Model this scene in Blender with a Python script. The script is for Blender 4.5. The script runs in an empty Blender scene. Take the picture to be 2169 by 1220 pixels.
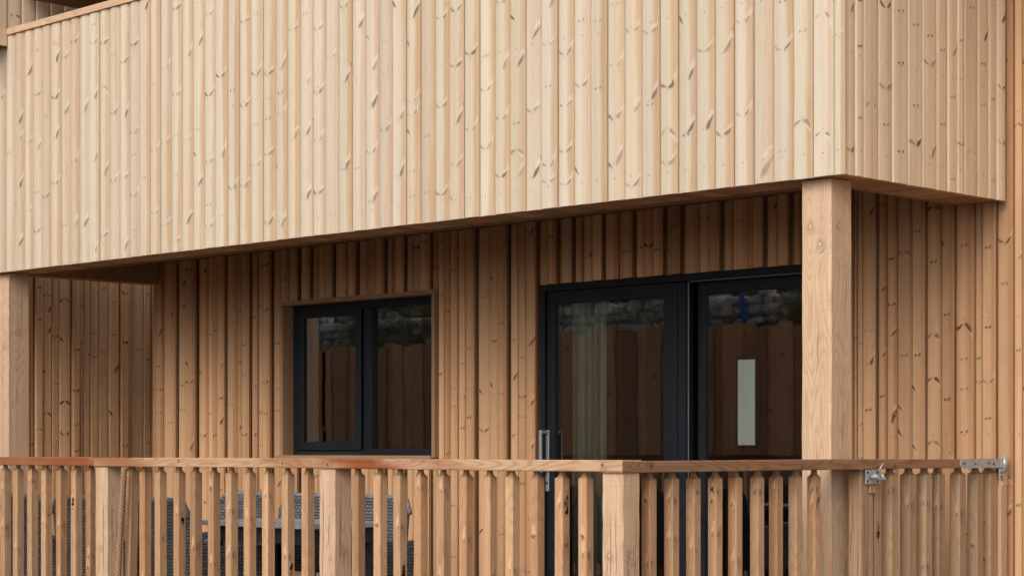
import bpy, math, random
from mathutils import Vector, noise as mnoise
random.seed(11)
SUNEL, SUNAZ, SUNE, SKYSTR, EXPO, SLIT = 33, 163, 0.9, 0.15, 0.48, 0.26
C = bpy.context.scene
# ---------------------------------------------------------------- camera
ANG = math.radians(45.6)
EYE = 1.14
cam_d = bpy.data.cameras.new("camera")
cam = bpy.data.objects.new("camera", cam_d)
C.collection.objects.link(cam)
cam.location = (5.3915, -7.7368, EYE)
cam.rotation_euler = (math.radians(90), 0, math.radians(90) - ANG)
cam_d.sensor_width = 36.0
cam_d.lens = 36.0 * 4200 / 2169
cam_d.shift_y = (951 - 610) / 2169
cam_d.clip_start = 0.1
cam_d.clip_end = 500
C.camera = cam
# ---------------------------------------------------------------- sky and overcast sun
SUN_EL, SUN_AZ = math.radians(SUNEL), math.radians(SUNAZ)   # azimuth measured from +Y towards +X
world = bpy.data.worlds.new("World"); C.world = world; world.use_nodes = True
nt = world.node_tree; nt.nodes.clear()
sky = nt.nodes.new('ShaderNodeTexSky'); sky.sky_type = 'NISHITA'; sky.sun_disc = False
sky.sun_elevation = SUN_EL; sky.sun_rotation = SUN_AZ
sky.air_density = 1.0; sky.dust_density = 3.0; sky.ozone_density = 1.0
hs = nt.nodes.new('ShaderNodeHueSaturation'); hs.inputs['Saturation'].default_value = 0.22
bgn = nt.nodes.new('ShaderNodeBackground'); bgn.inputs[1].default_value = SKYSTR
wo = nt.nodes.new('ShaderNodeOutputWorld')
nt.links.new(sky.outputs[0], hs.inputs['Color']); nt.links.new(hs.outputs[0], bgn.inputs[0]); nt.links.new(bgn.outputs[0], wo.inputs[0])
sd = bpy.data.lights.new("sun", 'SUN'); sun = bpy.data.objects.new("sun", sd); C.collection.objects.link(sun)
sd.energy = SUNE; sd.angle = math.radians(38); sd.color = (1.0, 0.96, 0.91)
sv = Vector((math.sin(SUN_AZ) * math.cos(SUN_EL), math.cos(SUN_AZ) * math.cos(SUN_EL), math.sin(SUN_EL)))
sun.rotation_euler = sv.to_track_quat('Z', 'Y').to_euler()
C.view_settings.view_transform = 'Standard'; C.view_settings.look = 'None'
C.view_settings.exposure = EXPO; C.view_settings.gamma = 1
C.render.engine = 'CYCLES'
C.cycles.max_bounces = 8; C.cycles.diffuse_bounces = 4; C.cycles.transmission_bounces = 6; C.cycles.transparent_max_bounces = 12
# ---- measured board edges, knots and baluster positions, in metres
FACADE=[-9.414, -9.3, -9.186, -9.072, -8.958, -8.844, -8.73, -8.616, -8.502, -8.388, -8.274, -8.16, -8.046, -7.932, -7.818, -7.704, -7.59, -7.476, -7.362, -7.238, -7.112, -6.991, -6.878, -6.76, -6.64, -6.521, -6.404, -6.279, -6.159, -6.04, -5.919, -5.803, -5.683, -5.564, -5.45, -5.328, -5.209, -5.09, -4.971, -4.851, -4.724, -4.606, -4.488, -4.367, -4.245, -4.125, -4.007, -3.888, -3.77, -3.646, -3.527, -3.406, -3.285, -3.166, -3.048, -2.928, -2.806, -2.687, -2.568, -2.449, -2.332, -2.212, -2.091, -1.972, -1.852, -1.732, -1.615, -1.496, -1.377, -1.259, -1.139, -1.02, -0.902, -0.782, -0.663, -0.544, -0.424, -0.301, -0.185, -0.066, -0.0]
SIDE=[0, 0.091, 0.162, 0.285, 0.404, 0.538, 0.666, 0.794, 0.895, 0.985, 1.052, 1.178, 1.281, 1.366, 1.48]
WALL=[(-7.601, -7.482, 0), (-7.482, -7.415, 0), (-7.415, -7.285, 1), (-7.278, -7.163, 0), (-7.163, -7.033, 1), (-7.029, -6.911, 0), (-6.911, -6.847, 0), (-6.847, -6.762, 0), (-6.762, -6.666, 1), (-6.659, -6.542, 0), (-6.542, -6.459, 0), (-6.459, -6.365, 1), (-6.358, -6.293, 0), (-6.293, -6.207, 0), (-6.207, -6.117, 1), (-6.106, -6.013, 0), (-6.013, -5.928, 0), (-5.928, -5.88, 0), (-5.88, -5.801, 1), (-5.787, -5.758, 0), (-5.758, -5.666, 1), (-5.662, -5.593, 0), (-5.593, -5.495, 0), (-5.495, -5.413, 1), (-5.402, -5.285, 0), (-5.285, -5.246, 0), (-5.246, -5.162, 1), (-5.148, -5.037, 0), (-5.037, -4.955, 0), (-4.955, -4.864, 1), (-4.86, -4.793, 0), (-4.793, -4.749, 0), (-4.749, -4.663, 1), (-4.653, -4.587, 0), (-4.587, -4.501, 0), (-4.501, -4.403, 1), (-4.403, -4.346, 0), (-4.346, -4.287, 0), (-4.287, -4.217, 0), (-4.217, -4.149, 0), (-4.149, -4.056, 0), (-4.056, -3.967, 1), (-3.96, -3.845, 0), (-3.845, -3.754, 0), (-3.754, -3.666, 1), (-3.657, -3.59, 0), (-3.59, -3.498, 0), (-3.498, -3.407, 1), (-3.401, -3.302, 0), (-3.302, -3.226, 1), (-3.217, -3.176, 0), (-3.176, -3.093, 1), (-3.081, -3.018, 0), (-3.018, -2.92, 0), (-2.92, -2.841, 1), (-2.829, -2.718, 0), (-2.718, -2.668, 0), (-2.668, -2.587, 1), (-2.579, -2.518, 0), (-2.518, -2.422, 0), (-2.422, -2.342, 1), (-2.332, -2.292, 0), (-2.292, -2.208, 1), (-2.198, -2.087, 0), (-2.087, -1.989, 0), (-1.989, -1.908, 1), (-1.898, -1.836, 0), (-1.836, -1.717, 0), (-1.717, -1.668, 0), (-1.668, -1.59, 1), (-1.578, -1.491, 0), (-1.491, -1.408, 1), (-1.396, -1.342, 0), (-1.342, -1.283, 0), (-1.283, -1.209, 1), (-1.203, -1.134, 0), (-1.134, -1.071, 0), (-1.071, -1.004, 1), (-1.004, -0.983, 0), (-0.983, -0.958, 0), (-0.958, -0.911, 0), (-0.911, -0.824, 2), (-0.824, -0.765, 0), (-0.765, -0.695, 0), (-0.695, -0.594, 0), (-0.594, -0.507, 2), (-0.507, -0.411, 0), (-0.411, -0.324, 2), (-0.324, -0.213, 0), (-0.213, -0.162, 0), (-0.162, -0.075, 2), (-0.075, 0.019, 0), (0.019, 0.077, 0), (0.077, 0.152, 2), (0.152, 0.237, 0), (0.237, 0.298, 0), (0.298, 0.37, 2), (0.37, 0.465, 0)]
FARW=[(1.1, 1.147, 0), (1.147, 1.225, 1), (1.225, 1.32, 0), (1.32, 1.384, 0), (1.384, 1.503, 0), (1.503, 1.581, 1), (1.581, 1.628, 0), (1.628, 1.694, 0), (1.694, 1.776, 0), (1.776, 1.872, 0), (1.872, 1.986, 0), (1.986, 2.068, 1), (2.068, 2.114, 0), (2.114, 2.23, 0), (2.23, 2.309, 0), (2.309, 2.374, 1)]
FK=[(-7.024, 3.835, 'R'), (-6.933, 3.651, 'V'), (-6.943, 3.983, 'd'), (-6.719, 3.995, 'd'), (-6.655, 3.882, 'R'), (-6.583, 3.867, 'V'), (-6.462, 3.959, 'V'), (-6.105, 3.899, 'V'), (-6.225, 3.916, 'V'), (-6.719, 3.602, 'V'), (-6.562, 3.496, 'R'), (-6.315, 3.492, 'R'), (-6.225, 3.558, 'R'), (-5.884, 3.739, 'V'), (-5.726, 3.837, 'V'), (-5.827, 3.392, 'R'), (-5.972, 3.409, 'V'), (-5.57, 4.079, 'R'), (-5.266, 4.007, 'V'), (-4.905, 3.912, 'V'), (-4.559, 3.812, 'V'), (-4.997, 3.758, 'R'), (-5.117, 3.694, 'r'), (-5.403, 3.628, 'v'), (-4.801, 3.5, 'V'), (-4.434, 3.468, 'V'), (-4.31, 3.452, 'V'), (-4.165, 3.494, 'R'), (-3.974, 3.785, 'd'), (-3.845, 3.66, 'V'), (-4.057, 3.691, 'v'), (-3.719, 3.471, 'v'), (-3.986, 3.356, 'r'), (-3.834, 3.28, 'V'), (-4.686, 3.41, 'd'), (-4.905, 3.399, 'V'), (-5.279, 3.441, 'v'), (-4.559, 3.285, 'V'), (-4.446, 3.167, 'd'), (-4.189, 3.191, 'v'), (-5.05, 3.204, 'd'), (-4.057, 3.044, 'r'), (-3.927, 3.055, 'R'), (-3.811, 2.99, 'v'), (-5.171, 3.132, 'v'), (-5.403, 3.138, 'v'), (-4.775, 3.007, 'R'), (-4.335, 2.954, 'V'), (-5.542, 3.103, 'v'), (-5.726, 3.114, 'd'), (-6.21, 3.13, 'R'), (-6.469, 3.131, 'V'), (-6.719, 3.348, 'R'), (-6.926, 3.283, 'R'), (-7.057, 3.323, 'v'), (-7.172, 3.362, 'v'), (-7.155, 3.504, 'R'), (-6.09, 3.025, 'R'), (-5.987, 2.947, 'V'), (-5.884, 2.958, 'v'), (-5.626, 2.947, 'd'), (-5.266, 2.932, 'd'), (-5.755, 2.826, 'V'), (-5.024, 2.849, 'R'), (-4.932, 2.968, 'v'), (-4.459, 2.897, 'v'), (-4.213, 2.873, 'L'), (-4.686, 2.778, 'V'), (-4.546, 2.781, 'V'), (-3.927, 2.671, 'R'), (-3.834, 2.671, 'V'), (-6.719, 2.998, 'V'), (-7.172, 3.041, 'R'), (-6.846, 2.913, 'V'), (-6.959, 2.971, 'd'), (-7.221, 2.893, 'L'), (-7.089, 2.828, 'v'), (-5.514, 2.689, 'v'), (-5.117, 2.624, 'R'), (-5.403, 2.598, 'v'), (-4.801, 2.627, 'd'), (-4.918, 2.553, 'v'), (-4.323, 2.53, 'V'), (-4.169, 2.525, 'R'), (-6.315, 2.695, 'R'), (-6.453, 2.698, 'r'), (-6.608, 2.706, 'd'), (-6.975, 2.677, 'V'), (-7.149, 2.619, 'R'), (-6.719, 2.573, 'd'), (-6.12, 2.583, 'V'), (-6.21, 2.499, 'r'), (-5.855, 2.5, 'R'), (-5.293, 2.484, 'v'), (-3.454, 3.635, 'R'), (-3.387, 3.55, 'L'), (-3.326, 3.368, 'R'), (-3.336, 3.161, 'R'), (-3.239, 2.984, 'V'), (-3.144, 3.703, 'L'), (-2.951, 3.633, 'R'), (-3.024, 3.461, 'L'), (-2.995, 3.12, 'v'), (-2.995, 3.047, 'v'), (-3.109, 3.05, 'r'), (-3.239, 3.508, 'd'), (-3.606, 3.333, 'R'), (-3.014, 2.955, 'L'), (-3.612, 3.759, 'V'), (-3.574, 2.815, 'R'), (-3.625, 2.805, 'd'), (-3.474, 2.798, 'd'), (-3.336, 3.162, 'R'), (-3.363, 2.867, 'v'), (-3.352, 2.597, 'd'), (-3.314, 2.601, 'R'), (-3.104, 3.048, 'r'), (-3.094, 2.732, 'R'), (-3.02, 2.953, 'L'), (-2.967, 2.736, 'd'), (-2.879, 2.921, 'd'), (-2.776, 3.064, 'V'), (-2.999, 2.588, 'd'), (-2.884, 2.602, 'd'), (-2.766, 2.566, 'V'), (-2.675, 2.537, 'L'), (-2.765, 3.561, 'v'), (-2.651, 3.274, 'V'), (-2.533, 3.327, 'V'), (-2.752, 3.061, 'V'), (-2.601, 2.981, 'R'), (-2.392, 3.111, 'v'), (-2.527, 2.906, 'v'), (-2.416, 2.792, 'V'), (-2.283, 3.578, 'v'), (-2.265, 3.235, 'r'), (-2.271, 2.938, 'v'), (-2.301, 2.622, 'V'), (-2.17, 3.484, 'L'), (-2.129, 3.238, 'R'), (-2.165, 2.913, 'd'), (-2.153, 2.625, 'r'), (-1.995, 3.374, 'R'), (-2.036, 2.953, 'V'), (-2.024, 2.621, 'R'), (-1.892, 3.525, 'R'), (-1.944, 3.29, 'v'), (-1.938, 3.084, 'd'), (-1.926, 2.647, 'v'), (-1.949, 2.557, 'v'), (-1.796, 3.23, 'V'), (-1.818, 2.952, 'v'), (-1.818, 2.709, 'V'), (-1.807, 2.534, 'v'), (-1.695, 3.4, 'd'), (-1.695, 3.044, 'V'), (-1.695, 2.599, 'L'), (-1.569, 3.381, 'd'), (-1.574, 3.028, 'd'), (-1.482, 2.855, 'L'), (-1.461, 2.603, 'L'), (-1.443, 3.45, 'd'), (-1.437, 3.119, 'v'), (-1.466, 2.849, 'V'), (-1.402, 2.638, 'R'), (-1.425, 2.446, 'd'), (-1.332, 3.278, 'v'), (-1.211, 3.255, 'V'), (-1.32, 2.88, 'r'), (-1.326, 2.485, 'V'), (-1.216, 2.898, 'd'), (-1.159, 2.935, 'R'), (-1.182, 2.459, 'R'), (-1.103, 2.962, 'V'), (-1.108, 2.573, 'V'), (-1.002, 3.289, 'L'), (-0.919, 3.007, 'R'), (-0.93, 2.735, 'R'), (-0.963, 2.717, 'd'), (-0.859, 3.11, 'V'), (-0.821, 2.748, 'R'), (-0.725, 3.112, 'R'), (-0.598, 3.218, 'v'), (-0.619, 2.763, 'v'), (-0.741, 2.68, 'V'), (-0.447, 2.499, 'B'), (-0.604, 3.218, 'v'), (-0.364, 3.052, 'V'), (-0.132, 3.212, 'i'), (-0.233, 2.719, 'I'), (-0.116, 2.651, 'i'), (-0.387, 2.574, 'd'), (-0.616, 2.764, 'v'), (-0.016, 3.078, 'v')]
SK=[(0.079, 3.213, 'R'), (0.321, 3.256, 'V'), (0.337, 2.863, 'V'), (0.199, 2.803, 'i'), (0.126, 3.046, 'd'), (0.462, 3.015, 'd'), (0.589, 3.218, 'd'), (0.727, 3.028, 'V'), (0.922, 3.133, 'R'), (0.842, 3.129, 'd'), (0.606, 2.622, 'V'), (0.055, 2.535, 'V'), (0.762, 2.601, 'R'), (0.913, 2.908, 'd'), (1.003, 3.203, 'd'), (0.842, 2.759, 'd'), (0.47, 2.584, 'd'), (1.012, 2.671, 'V'), (1.104, 2.671, 'i'), (1.434, 3.004, 'V'), (1.443, 3.373, 'R'), (1.443, 2.718, 'V'), (1.319, 2.525, 'd'), (1.309, 2.943, 'd'), (1.197, 2.904, 'd'), (1.197, 3.251, 'R'), (0.111, 2.707, 'd'), (0.337, 2.7, 'd')]
WK=[(-0.97, 1.754, 'd'), (-0.894, 1.618, 'R'), (-0.761, 1.769, 'R'), (-0.66, 1.648, 'd'), (-0.796, 1.655, 'R'), (-0.478, 1.767, 'I'), (-0.359, 1.859, 'd'), (-0.271, 1.807, 'I'), (-0.463, 1.531, 'I'), (-0.542, 1.461, 'L'), (-0.282, 1.619, 'd'), (-0.293, 1.459, 'd'), (-0.366, 1.405, 'd'), (-0.191, 1.619, 'd'), (-0.123, 1.484, 'V'), (-0.016, 1.839, 'd'), (-0.016, 1.613, 'd'), (-0.051, 1.384, 'R'), (-0.745, 1.318, 'B'), (-0.618, 1.359, 'L'), (-0.493, 1.189, 'I'), (-0.374, 1.134, 'i'), (-0.267, 1.232, 'd'), (-0.647, 2.227, 'I'), (-0.576, 2.319, 'd'), (-0.456, 2.455, 'I'), (-0.427, 2.148, 'd'), (-0.791, 2.017, 'R'), (-0.723, 2.182, 'd'), (-0.298, 2.222, 'd'), (-0.111, 2.2, 'd'), (0.052, 2.137, 'R'), (-4.084, 1.709, 'd'), (-4.022, 1.808, 'd'), (-3.791, 1.848, 'd'), (-3.62, 1.848, 'd'), (-3.538, 1.734, 'd'), (-3.824, 1.55, 'L'), (-3.875, 1.51, 'L'), (-3.726, 1.499, 'd'), (-3.62, 1.606, 'B'), (-4.186, 1.416, 'v'), (-4.046, 1.349, 'd'), (-3.435, 1.43, 'R'), (-3.552, 1.335, 'v'), (-3.629, 1.23, 'd'), (-3.435, 1.822, 'R'), (-7.563, 1.629, 'i'), (-7.093, 1.637, 'V'), (-7.219, 1.621, 'V'), (-6.723, 1.51, 'V'), (-6.316, 1.599, 'R'), (-6.172, 1.619, 'V'), (-6.995, 1.225, 'V'), (-6.425, 1.233, 'V'), (-6.316, 1.243, 'R'), (-6.497, 1.302, 'R')]
FARK=[(1.357, 2.063, 'V'), (1.464, 2.038, 'L'), (1.251, 2.113, 'R'), (1.611, 2.023, 'R'), (1.522, 1.957, 'V'), (1.735, 2.1, 'V'), (1.92, 2.107, 'd'), (2.027, 2.035, 'V'), (1.956, 1.814, 'B'), (1.299, 1.77, 'L'), (1.66, 1.932, 'R'), (1.352, 1.672, 'V'), (1.522, 1.617, 'V'), (1.425, 1.548, 'I'), (1.256, 1.445, 'I'), (1.18, 1.316, 'I'), (1.611, 1.391, 'R'), (1.552, 1.342, 'd'), (1.931, 1.433, 'L'), (2.27, 1.909, 'd'), (1.123, 1.18, 'R'), (1.263, 2.421, 'I'), (1.188, 2.468, 'd'), (1.447, 2.395, 'I'), (1.789, 2.493, 'd'), (1.914, 2.387, 'd'), (1.607, 2.338, 'R'), (1.174, 2.201, 'd'), (2.266, 2.474, 'd'), (2.041, 2.454, 'V')]
BAL=[-5.988, -5.846, -5.704, -5.562, -5.42, -5.278, -5.136, -4.994, -4.852, -4.715, -4.562, -4.417, -4.264, -4.114, -3.967, -3.577, -3.457, -3.318, -3.151, -3.007, -2.853, -2.706, -2.557, -2.409, -2.255, -2.102, -1.73, -1.575, -1.437, -1.296, -1.146, -0.997, -0.848, -0.708, -0.559, -0.411, -0.274]
BAR=[-1.32, -1.171, -1.025, -0.874, -0.732, -0.573, -0.433, -0.285, -0.141]
POSTX=[-3.717, -1.821, -0.0]
BAG=[0.339, 0.479, 0.641, 0.782, 0.901, 1.094, 1.261, 1.442]
YW = 1.48
# ---------------------------------------------------------------- materials
def newmat(name):
    m = bpy.data.materials.new(name); m.use_nodes = True
    n = m.node_tree; n.nodes.clear()
    o = n.nodes.new('ShaderNodeOutputMaterial'); p = n.nodes.new('ShaderNodeBsdfPrincipled')
    n.links.new(p.outputs[0], o.inputs[0])
    return m, n, p
class G:
    def __init__(s, n): s.n = n
    def node(s, t, **kw):
        x = s.n.nodes.new(t)
        for k, v in kw.items(): setattr(x, k, v)
        return x
    def _in(s, sock, v):
        if v is None: return
        if hasattr(v, 'is_output') or hasattr(v, 'links'): s.n.links.new(v, sock)
        else: sock.default_value = v
    def math(s, op, a, b=None, c=None, clamp=False):
        x = s.node('ShaderNodeMath', operation=op); x.use_clamp = clamp
        s._in(x.inputs[0], a); s._in(x.inputs[1], b)
        if c is not None: s._in(x.inputs[2], c)
        return x.outputs[0]
    def mix(s, f, a, b, mode='MIX'):
        x = s.node('ShaderNodeMix', data_type='RGBA', blend_type=mode)
        s._in(x.inputs[0], f); s._in(x.inputs[6], a); s._in(x.inputs[7], b)
        return x.outputs[2]
    def comb(s, a, b, c):
        x = s.node('ShaderNodeCombineXYZ'); s._in(x.inputs[0], a); s._in(x.inputs[1], b); s._in(x.inputs[2], c)
        return x.outputs[0]
    def noise(s, vec, scale, detail=2.0, rough=0.5):
        x = s.node('ShaderNodeTexNoise'); s._in(x.inputs['Vector'], vec)
        x.inputs['Scale'].default_value = scale; x.inputs['Detail'].default_value = detail; x.inputs['Roughness'].default_value = rough
        return x.outputs[0]
    def ramp(s, v, lo, hi, a=0.0, b=1.0):
        x = s.node('ShaderNodeMapRange'); s._in(x.inputs[0], v)
        x.inputs[1].default_value = lo; x.inputs[2].default_value = hi; x.inputs[3].default_value = a; x.inputs[4].default_value = b
        return x.outputs[0]
def rgb(*c): return (c[0], c[1], c[2], 1.0)
def wood(name, pale, warm, knot=(.16, .10, .06), dirt=(.28, .24, .19), ring=0.0, streak=1.0, patches=0.0, rough=.62, blotch=0.25, halo=1.18, saw=0.0, edge=0.0, stain=None):
    m, n, p = newmat(name); g = G(n)
    at = lambda nm: g.node('ShaderNodeAttribute', attribute_name=nm)
    gv = at('gv').outputs['Vector']; bd = at('bd'); kn = at('kn').outputs['Fac']
    sp = g.node('ShaderNodeSeparateXYZ'); n.links.new(gv, sp.inputs[0])
    ax, dp, al = sp.outputs[0], sp.outputs[1], sp.outputs[2]
    bs = g.node('ShaderNodeSeparateXYZ'); n.links.new(bd.outputs['Vector'], bs.inputs[0])
    off, tone, red = bs.outputs[0], bs.outputs[1], bs.outputs[2]
    # the grain wanders slowly along the board
    wob = g.noise(g.comb(g.math('MULTIPLY', ax, 3.0), off, g.math('MULTIPLY', al, 1.3)), 1.0, 3)
    axw = g.math('ADD', ax, g.math('MULTIPLY', g.math('SUBTRACT', wob, .5), .035))
    o7 = g.math('MULTIPLY', off, 7.0)
    br = g.noise(g.comb(g.math('MULTIPLY', axw, 26), g.math('ADD', g.math('MULTIPLY', dp, 20), o7), g.math('MULTIPLY', al, .35)), 1.0, 3, .6)
    st = g.noise(g.comb(g.math('MULTIPLY', axw, 130), o7, g.math('MULTIPLY', al, .8)), 1.0, 3, .6)
    fi = g.noise(g.comb(g.math('MULTIPLY', axw, 620), o7, g.math('MULTIPLY', al, 9)), 1.0, 2, .6)
    bl = g.noise(g.comb(g.math('MULTIPLY', ax, 5), o7, g.math('MULTIPLY', al, 1.6)), 1.0, 4, .65)
    f = g.math('ADD', g.ramp(br, .36, .70, 0, .75), g.math('MULTIPLY', g.math('SUBTRACT', st, .5), 1.3 * streak))
    if edge > 0:   # wandering heartwood band along one edge, also painting in the rounded face's shade
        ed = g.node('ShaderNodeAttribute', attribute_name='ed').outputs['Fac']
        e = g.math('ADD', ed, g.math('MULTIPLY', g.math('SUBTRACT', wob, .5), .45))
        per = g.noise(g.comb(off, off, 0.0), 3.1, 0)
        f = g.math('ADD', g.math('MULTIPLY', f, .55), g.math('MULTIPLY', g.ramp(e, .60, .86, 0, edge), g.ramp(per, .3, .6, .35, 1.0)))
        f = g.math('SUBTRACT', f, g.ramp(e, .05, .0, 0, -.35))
    f = g.math('ADD', f, red, clamp=True)
    col = g.mix(f, rgb(*pale), rgb(*warm))
    if ring > 0:   # flat-sawn growth rings: contour lines of a long field
        w = g.noise(g.comb(g.math('MULTIPLY', ax, 9), o7, g.math('MULTIPLY', al, 1.1)), 1.0, 1.5, .45)
        rr = g.math('SINE', g.math('MULTIPLY', w, 150.0))
        rr = g.math('POWER', g.math('ADD', g.math('MULTIPLY', rr, .5), .5), 2.5)
        col = g.mix(g.math('MULTIPLY', rr, ring), col, rgb(warm[0] * .72, warm[1] * .55, warm[2] * .42))
    if patches > 0:
        pt = g.noise(g.comb(g.math('MULTIPLY', ax, 2), o7, g.math('MULTIPLY', al, 1.7)), 1.0, 2, .5)
        col = g.mix(g.ramp(pt, .50, .66, 0, patches), col, rgb(.30, .095, .032))
    if stain:      # oily reddish heartwood, its extent carried by the mesh
        se = g.node('ShaderNodeAttribute', attribute_name='ed').outputs['Fac']
        sx = g.math('MULTIPLY', se, g.ramp(bl, .25, .6, .7, 1.2), clamp=True)
        col = g.mix(sx, col, g.mix(g.ramp(st, .35, .65), rgb(*stain), rgb(stain[0] * .62, stain[1] * .5, stain[2] * .5)))
    if saw > 0:    # bandsaw marks across a rough-sawn face
        sw = g.noise(g.comb(g.math('MULTIPLY', ax, 6), o7, g.math('MULTIPLY', al, 190)), 1.0, 2, .6)
        col = g.mix(g.ramp(sw, .56, .74, 0, saw), col, rgb(.33, .22, .14))
    col = g.mix(g.ramp(bl, .5, .78, 0, blotch), col, rgb(*dirt))
    k = g.math('ADD', g.math('MULTIPLY', g.math('SUBTRACT', st, .5), .42), g.math('MULTIPLY', g.math('SUBTRACT', fi, .5), .42))
    k = g.math('ADD', g.math('ADD', k, 1.0), tone)
    col = g.mix(1.0, col, g.comb(k, k, k), 'MULTIPLY')
    # thin dark resin checks
    ck = g.noise(g.comb(g.math('MULTIPLY', axw, 210), g.math('ADD', o7, 3.3), g.math('MULTIPLY', al, 1.7)), 1.0, 1, .5)
    col = g.mix(g.ramp(ck, .78, .84, 0, .45), col, rgb(*knot))
    # knots and the pale figure beside them, carried by the mesh
    kx = g.math('ADD', kn, g.math('MULTIPLY', g.math('SUBTRACT', fi, .5), g.math('MULTIPLY', g.math('ABSOLUTE', kn), 1.1)))
    pl = rgb(min(pale[0] * halo, .85), min(pale[1] * halo, .8), min(pale[2] * halo, .7))
    col = g.mix(g.math('MULTIPLY', g.math('MULTIPLY', kx, -1.0), 1.0, clamp=True), col, pl)
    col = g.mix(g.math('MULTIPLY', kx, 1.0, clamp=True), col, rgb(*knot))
    n.links.new(col, p.inputs['Base Color'])
    p.inputs['Roughness'].default_value = rough; p.inputs['Specular IOR Level'].default_value = .3
    b = g.node('ShaderNodeBump'); b.inputs['Strength'].default_value = .25; b.inputs['Distance'].default_value = .002
    n.links.new(g.math('ADD', st, g.math('MULTIPLY', fi, .6)), b.inputs['Height']); n.links.new(b.outputs[0], p.inputs['Normal'])
    return m
def plain(name, col, rough=.5, metal=0.0, spec=.5, var=.12, scale=9.0, bump=0.0):
    m, n, p = newmat(name); g = G(n)
    tc = g.node('ShaderNodeTexCoord').outputs['Object']
    a = g.noise(tc, scale, 5, .6)
    k = g.ramp(a, .25, .75, 1 - var, 1 + var)
    n.links.new(g.mix(1.0, rgb(*col), g.comb(k, k, k), 'MULTIPLY'), p.inputs['Base Color'])
    n.links.new(g.ramp(a, .3, .7, max(rough - .08, .02), rough + .1), p.inputs['Roughness'])
    p.inputs['Metallic'].default_value = metal; p.inputs['Specular IOR Level'].default_value = spec
    if bump:
        b = g.node('ShaderNodeBump'); b.inputs['Strength'].default_value = bump; b.inputs['Distance'].default_value = .02
        n.links.new(a, b.inputs['Height']); n.links.new(b.outputs[0], p.inputs['Normal'])
    return m
M = {}
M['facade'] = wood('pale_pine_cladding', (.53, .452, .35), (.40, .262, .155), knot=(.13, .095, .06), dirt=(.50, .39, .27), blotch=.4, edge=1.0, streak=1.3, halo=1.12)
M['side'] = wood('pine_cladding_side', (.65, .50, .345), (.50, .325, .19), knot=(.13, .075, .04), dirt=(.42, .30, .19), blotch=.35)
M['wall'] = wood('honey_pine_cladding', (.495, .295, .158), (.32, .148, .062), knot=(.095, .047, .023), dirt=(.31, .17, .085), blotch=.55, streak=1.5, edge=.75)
M['far'] = wood('end_wall_pine', (.70, .42, .225), (.50, .245, .11), knot=(.06, .03, .015), dirt=(.33, .19, .10), blotch=.5, streak=1.2)
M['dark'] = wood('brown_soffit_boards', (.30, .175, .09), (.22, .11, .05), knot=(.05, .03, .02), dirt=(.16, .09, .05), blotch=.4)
M['post'] = wood('rough_sawn_larch_post', (.545, .39, .26), (.44, .26, .148), knot=(.17, .085, .045), dirt=(.46, .32, .21), ring=.34, saw=.28, streak=1.5, blotch=.3)
M['rail'] = wood('larch_handrail', (.47, .31, .19), (.37, .19, .10), knot=(.07, .035, .02), dirt=(.40, .24, .14), ring=.5, rough=.45, stain=(.28, .088, .030))
M['railb'] = wood('brown_handrail', (.25, .14, .078), (.18, .088, .044), knot=(.07, .035, .02), dirt=(.3, .17, .1), ring=.6, patches=.25, rough=.5)
M['bal'] = wood('baluster_pine', (.48, .292, .162), (.33, .165, .077), knot=(.12, .065, .035), dirt=(.33, .21, .13), ring=.28, blotch=.6, halo=1.35, streak=1.4)
M['gate'] = wood('gate_pine', (.38, .245, .145), (.28, .158, .085), knot=(.10, .055, .03), dirt=(.25, .165, .11), streak=1.4, ring=.28, blotch=.55)
M['trim'] = wood('window_lining_pine', (.29, .175, .10), (.22, .12, .06), knot=(.08, .04, .02), ring=.1)
M['fence'] = wood('opposite_fence_boards', (.56, .31, .165), (.38, .18, .085), knot=(.10, .05, .03), dirt=(.22, .13, .08), ring=.35, blotch=.9)
M['deckw'] = wood('deck_boards', (.17, .12, .08), (.13, .085, .05))
M['seatw'] = wood('light_wood_edge', (.60, .42, .24), (.5, .32, .17))
M['frame'] = plain('anthracite_aluminium', (.0075, .0095, .0125), .45, 0, .22, .06, 3)
M['seal'] = plain('black_gasket', (.006, .006, .007), .6)
M['strip'] = plain('thin_metal_edge', (.30, .31, .32), .35, .8)
M['steel'] = plain('brushed_steel', (.27, .275, .28), .36, .4, .5, .05, 20)
M['galv'] = plain('galvanised_steel', (.36, .385, .40), .45, .45, .5, .28, 38)
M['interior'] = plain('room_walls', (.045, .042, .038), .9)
M['curtain'] = plain('pale_green_curtain', (.40, .40, .31), .9, 0, .2, .1, 4)
M['tabletop'] = plain('grey_table_slats', (.27, .26, .25), .6, 0, .3, .2, 30)
M['blackm'] = plain('black_powder_coated_metal', (.016, .017, .02), .5)
M['cushion'] = plain('black_cushion_fabric', (.012, .012, .013), .9)
M['greyt'] = plain('grey_tube', (.33, .34, .34), .4, .6)
M['blue'] = plain('blue_plastic', (.012, .09, .50), .4, 0, .5, .2)
M['stone'] = plain('grey_field_stone', (.52, .49, .48), .85, 0, .3, .55, 7, .6)
M['bark'] = plain('dark_bark', (.055, .042, .03), .9, 0, .2, .4, 12, .4)
M['leaf'] = plain('dark_evergreen_leaves', (.028, .042, .014), .7, 0, .3, .5, 3)
M['straw'] = plain('dry_grass_blades', (.22, .22, .10), .8, 0, .2, .5, 2)
M['earth'] = plain('mossy_bank_earth', (.05, .047, .022), .95, 0, .2, .6, 1.4, .8)
M['ground'] = plain('gravel_ground', (.14, .125, .105), .95, 0, .2, .3, 12, .5)
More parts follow.
